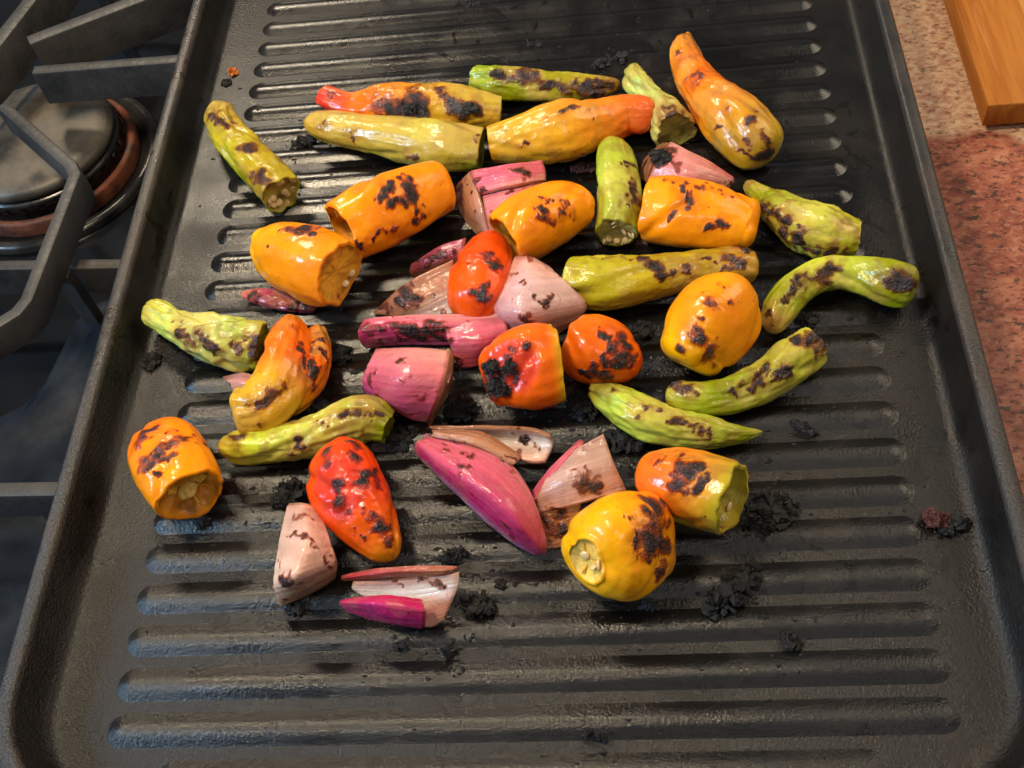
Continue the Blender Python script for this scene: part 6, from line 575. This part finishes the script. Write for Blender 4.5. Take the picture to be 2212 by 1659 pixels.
def build_pepper(d, host=None):
    o = d['opt']; rnd = random.Random(d['seed']); seed = d['seed']
    P, U, rows = pepper_skin(d); nr = len(rows); V = P.reshape(-1, 3); u = U.ravel()
    base = (V[:, 0].mean(), V[:, 1].mean(), V[:, 2].min())
    if host: root, base = host
    else: root = empty(d['name'], base); tag(root, d['label'], d['cat'], d['group'])
    col = stops(d['cols'], u)
    sv = np.tile(np.sin(np.linspace(0, 2*math.pi, NV, endpoint=False)), nr)
    nz = fbm(V*.9+seed, seed+11, 3)
    def mixc(c, w): return col*(1-w[:, None])+np.array(c)*w[:, None]
    if 'col2' in o: col = mixc(o['col2'], smooth(.25, -.45, sv+nz*.7))
    if 'top2' in o: col = mixc(o['top2'], .7*smooth(.1, .7, sv+nz*.7))
    if 'low2' in o: col = mixc(o['low2'], smooth(.1, -.3, sv+nz*.5))
    if o.get('brown'):
        m1 = smooth(.02, .5, fbm(V*1.5+seed*2.7, seed+21, 3)+.25*sv); col = mixc((.50, .33, .085), min(1, o['brown']*1.3)*.8*m1)
        m2 = smooth(.20, .5, fbm(V*3.1+seed*1.7, seed+23, 3)+.1*sv); col = mixc((.20, .085, .025), o['brown']*m2)
    col = col*(1+.14*fbm(V*2.5, seed+41, 2))[:, None]*(1+np.array((.0, .16, 0))*fbm(V*.8+5*seed, seed+43, 2)[:, None])
    if 'red' in o:
        x, y, z, r = o['red']; dd = np.linalg.norm(V-(x, y, z), axis=1)/r+nz*.35; w_ = smooth(1.1, .75, dd); col = mixc((.66, .045, .025), w_*.85)
        Nv = V-np.repeat(np.array([q[0] for q in rows]), NV, axis=0); Nv /= np.linalg.norm(Nv, axis=1)[:, None]+1e-9
        V = V+Nv*((fbm(V*4.2, seed+60, 2)*.055-.05)*w_)[:, None]
    ch = char_attr(V, d['marks'], seed)
    wide = char_attr(V, [[x, y, z, r*2.4] for x, y, z, r in d['marks']], seed+1)
    # puckered skin and crusted blisters stand a little proud of the skin
    Nv = V-np.repeat(np.array([q[0] for q in rows]), NV, axis=0); Nv /= np.linalg.norm(Nv, axis=1)[:, None]+1e-9
    V = V+Nv*(ch*(-.012+.05*np.abs(fbm(V*9, seed+61, 2)))+wide*.045*(fbm(V*np.array((3.4, 6.2, 4.5)), seed+62, 3)-.12))[:, None]
    F = tube_faces(nr, NV, d['caps'][0] not in ('open', 'cut'), d['caps'][1] not in ('open', 'cut'))
    mat = M_MINI if d['name'] == 'mini_pepper' else M_LONG if d['name'] in ('long_pepper', 'lobe') else (M_ONION if d['name'] == 'onion_sliver' else M_SHI)
    for q, (x, y, z, r) in enumerate(o.get('crust', ())):
        X, fs = crumb(seed+q*7, r, r*.8, r*1.3, q*50, 4); mesh_obj('char_crust', X+np.array((x, y, z+r*.05)), fs, M_CHAR, root, origin=base, sharp=35)
    hw = np.clip(wide*(.75+.5*fbm(V*4.3, seed+63, 3)), 0, 1)*.62; col = col*(1-hw[:, None])+col*np.array((.60, .34, .28))*hw[:, None]
    sk = mesh_obj('lobe' if host else 'skin', V, F, mat, root, origin=base, attrs={'col': np.clip(col, .003, .9), 'char': ch}); fix_normals(sk)
    for end in (0, 1):
        if d['caps'][end] not in ('open', 'cut'): continue
        op = d['caps'][end] == 'open'; ri = 0 if end == 0 else nr-1
        ring = P[ri]; c = ring.mean(0); T = rows[ri][1]*(-1 if end == 0 else 1); r = rows[ri][2]
        depth = o.get('depth', .8)*r if op else .16*r
        k = 16; I = np.zeros((k, NV, 3)); an = np.linspace(0, 2*math.pi, NV, endpoint=False)
        for i in range(k):
            t = i/(k-1); rad = (1-t**2.6)*.98+.02*(1-t); ax = -depth*(t**.75)
            I[i] = c+(ring-c)*max(rad, .01)+T*ax
        I[0] = c+(ring-c)*1.004-T*.004
        IV = I.reshape(-1, 3); t_ = np.repeat(np.linspace(0, 1, k), NV)
        IV = IV+(fbm(IV*3.3+seed, seed+90, 3)*.09*r*smooth(0, .25, t_))[:, None]*T
        ic = np.array(o.get('inner', tuple(.72*x for x in d['cols'][0 if end == 0 else -1][1])))
        icol = ic*(1+.35*fbm(IV*3+seed, seed+92, 3))[:, None]
        icol = icol*(1-.45*smooth(.1, .5, fbm(IV*2.2+3*seed, seed+93, 3)))[:, None]
        ich = .5*smooth(.3, .6, fbm(IV*2.4+seed, seed+94, 2)) if not op or len(d['marks']) > 5 else np.zeros(len(IV))
        inn = mesh_obj('inner_flesh', IV, tube_faces(k, NV, False, True), M_FLESH, root, origin=base, attrs={'col': np.clip(icol, .003, .9), 'char': ich*.8}); fix_normals(inn)
        if op:
            if o.get('core'):
                b = bmesh.new(); bmesh.ops.create_icosphere(b, subdivisions=4, radius=1); X = np.array([v.co[:] for v in b.verts]); fs = [[v.index for v in f.verts] for f in b.faces]; b.free()
                X = X*(1+.35*fbm(X*1.7+seed, seed+95, 3))[:, None]; sd, up = frame(T)
                cc = c-T*depth*.72-up*r*.18
                X = cc+X[:, :1]*sd*r*.34+X[:, 1:2]*up*r*.26+X[:, 2:]*T*r*.3
                mesh_obj('seed_core', X-np.array(base), fs, M_FLESH, inn, attrs={'col': np.array([(.74, .50, .12)]*len(X)), 'char': np.zeros(len(X))})
            if o.get('rib'):
                sd, up = frame(T)
                for a in (.9, 2.6, 4.6):
                    A = np.linspace(0, 1, 10); q = []
                    for s_ in A:
                        for tt in (-.035, .035):
                            for g in (.97, .62-.25*s_):
                                q.append(c+(sd*math.cos(a+tt*(1 if g > .9 else .6))+up*math.sin(a+tt*(1 if g > .9 else .6)))*r*.86*g*(1-.25*s_**2)-T*depth*(.08+.75*s_))
                    fs = []
                    for i in range(9):
                        b0 = i*4; fs += [(b0, b0+1, b0+5, b0+4), (b0+3, b0+2, b0+6, b0+7), (b0+1, b0+3, b0+7, b0+5)]
                    fs.append((0, 1, 3, 2)); q = np.array(q)
                    mesh_obj('rib', q-np.array(base), fs, M_FLESH, inn, attrs={'col': np.array([(.80, .46, .06)]*len(q)), 'char': np.zeros(len(q))})
            for s_ in range(o.get('seeds', 0)):
                i = rnd.randrange(5, 14); j = rnd.randrange(NV); p = IV[i*NV+j]
                n = (c-p); n = n/np.linalg.norm(n)*.5+T*.6
                seed_obj(inn, p+n*.04-np.array(base), n, rnd, .115)
    return root, base
last = None
for d in PEPPERS: last = build_pepper(d, last if d.get('join') else None) if not d.get('join') else (build_pepper(d, last), last)[1]

# ---------------------------------------------------------------- onions
for d in ONIONS:
    seed = d['seed']; parts = []
    for G, cols, t in d['layers']:
        n, m = 96, 56; A, N = onion_surface(G, seed, n, m); parts.append((A, N, cols, t))
        if t >= .18:
            for k in (1, 2):
                c0 = A.reshape(-1, 3).mean(0); B = A-N*(t*1.12*k); B[..., :2] = c0[:2]+(B[..., :2]-c0[:2])*(1+.028*k); B[..., 2] = np.maximum(B[..., 2], .03)
                tint = np.array((.80, .66, .60)) if k == 1 else np.array((.62, .30, .34))
                parts.append((B, N, [(tuple(.35*np.array(a)+.65*tint), tuple(.35*np.array(b)+.65*tint)) for a, b in cols], t*.8))
    allv = np.vstack([p[0].reshape(-1, 3) for p in parts]); base = (allv[:, 0].mean(), allv[:, 1].mean(), max(allv[:, 2].min(), 0))
    root = empty(d['name'], base); tag(root, d['label'], d['cat'], d['group'])
    for q, (x, y, z, r) in enumerate(d.get('crust', ())):
        X, fs = crumb(seed+q*7, r, r*.7, r*1.1, q*50, 4); mesh_obj('char_crust', X+np.array((x, y, z)), fs, M_CHAR, root, origin=base, sharp=35)
    for li, (A, N, cols, t) in enumerate(parts):
        n, m = A.shape[:2]
        i, j = np.meshgrid(np.linspace(0, 1, n), np.linspace(0, 1, m), indexing='ij')
        e = np.minimum(np.minimum(i, 1-i), np.minimum(j, 1-j)); rd = smooth(0, .035, e)[..., None]
        jag = fbm(A*2.2, seed+li, 3)*.03
        O_ = A-N*(t*.28*(1-rd)); I_ = A-N*(t-t*.28*(1-rd))
        I_[..., 2] = np.maximum(I_[..., 2], .012)
        O_[..., 2] = np.maximum(O_[..., 2], .02)
        V = np.vstack([O_.reshape(-1, 3), I_.reshape(-1, 3)]); Q = n*m
        a, b = np.meshgrid(np.arange(n-1), np.arange(m-1), indexing='ij'); k = (a*m+b).ravel()
        F = np.vstack([np.stack([k, k+1, k+m+1, k+m], -1), np.stack([k+Q, k+m+Q, k+m+1+Q, k+1+Q], -1)]).tolist()
        bd_ = list(range(m))+[r*m+m-1 for r in range(1, n)]+[(n-1)*m+c for c in range(m-2, -1, -1)]+[r*m for r in range(n-2, 0, -1)]
        for q in range(len(bd_)):
            x, y = bd_[q], bd_[(q+1) % len(bd_)]; F.append([x, y, y+Q, x+Q])
        cl = np.array([c[0] for c in cols]); cr = np.array([c[1] for c in cols]); rowp = np.linspace(0, 1, len(cols))
        L_ = np.stack([np.interp(i.ravel(), rowp, cl[:, q]) for q in range(3)], -1); R_ = np.stack([np.interp(i.ravel(), rowp, cr[:, q]) for q in range(3)], -1)
        jj = j.ravel()[:, None]; col = L_*(1-jj)+R_*jj
        st = .6*fbm(np.stack([i.ravel()*34, j.ravel()*1.2, np.full(Q, seed+.5)], -1), seed+li+9, 2)+.8*fbm(np.stack([i.ravel()*13, j.ravel()*1.6, np.full(Q, seed)], -1), seed+li, 3)
        col = col*(1+.26*st)[:, None]
        bz = smooth(.18, .5, fbm(A.reshape(-1, 3)*1.7+seed, seed+3, 3)); col = col*(1-.28*bz[:, None])+np.array((.42, .18, .07))*.28*bz[:, None]
        eb = (1-smooth(0, .06, e.ravel()+.03*st)); col = col*(1-.45*eb[:, None])+np.array((.30, .13, .05))*.45*eb[:, None]
        col = col*np.array((.86, .74, .80)); col = np.vstack([col, col*.9]); ch = char_attr(V, d['marks'], seed)
        ch[:Q] = np.maximum(ch[:Q], .45*smooth(.35, .6, fbm(A.reshape(-1, 3)*2.6+2*seed, seed+5, 3)))
        V[:Q] += N.reshape(-1, 3)*(st*.012)[:, None]      # fibres of the onion layer
        V = V+np.vstack([N.reshape(-1, 3)]*2)*(ch*.03*np.abs(fbm(V*8, seed+6, 2)))[:, None]
        ob = mesh_obj('layer', V, F, M_ONION, root, origin=base, attrs={'col': np.clip(col, .003, .9), 'char': ch}, sharp=60); fix_normals(ob)

# ---------------------------------------------------------------- burnt crumbs
for k, ((x, y), rx, ry, ang, h, kind, lab) in enumerate(CRUMBS):
    X, fs = crumb(k+1, rx, ry, h*.72, -ang)
    z = max(0, -X[:, 2].min())-.12 if abs(x) < 8.6 else ZF-X[:, 2].min()-.01
    o = mesh_obj('char_crumb' if kind == 'k' else ('onion_scrap' if kind == 'r' else 'orange_fleck'), X+np.array((x, y, z)), fs, {'k': M_CHAR, 'r': M_SCRAP, 'o': M_FLECK}[kind], origin=(x, y, z+X[:, 2].min()), sharp=35)
    tag(o, lab, {'k': 'char', 'r': 'onion scrap', 'o': 'crumb'}[kind], {'k': 'burnt char bits on the griddle'}.get(kind))
# fine soot grains: uncountable, one object
rnd = random.Random(5); V = []; F = []
cs = [(c[0][0], c[0][1], max(c[1], c[2])) for c in CRUMBS if c[5] == 'k']
for g in range(1500):
    if g < 500:
        cx, cy, cr_ = rnd.choice(cs); x = rnd.gauss(cx, .35+cr_*.8); y = rnd.gauss(cy, .3+cr_*.6); s = rnd.uniform(.02, .07)
    else:
        x = rnd.gauss(0, 4.6); y = rnd.gauss(1, 5.2); s = rnd.uniform(.015, .05)
    if abs(x) > 9.5 or y < -11 or y > 14: continue
    fr = abs((y-round(y))); z = ZF+(.125*max(0, 1-(fr/.33)**2) if abs(x) < 8.5 else 0)
    n = len(V); st = rnd.uniform(.6, 2.2)
    a = rnd.uniform(0, 6.3)
    for q in range(5):
        t = a+q*1.2566; V.append((x+s*st*math.cos(t)*rnd.uniform(.6, 1.2), y+s*math.sin(t)*rnd.uniform(.6, 1.2), z-.005))
    V.append((x+rnd.uniform(-.4, .4)*s, y+rnd.uniform(-.4, .4)*s, z+s*rnd.uniform(.5, 1.1)))
    for q in range(5): F.append((n+q, n+(q+1) % 5, n+5))
gr = mesh_obj('soot_grains', V, F, M_CHAR, smooth_=False); tag(gr, 'fine black soot grains sprinkled over the ridges', 'soot', kind='stuff')
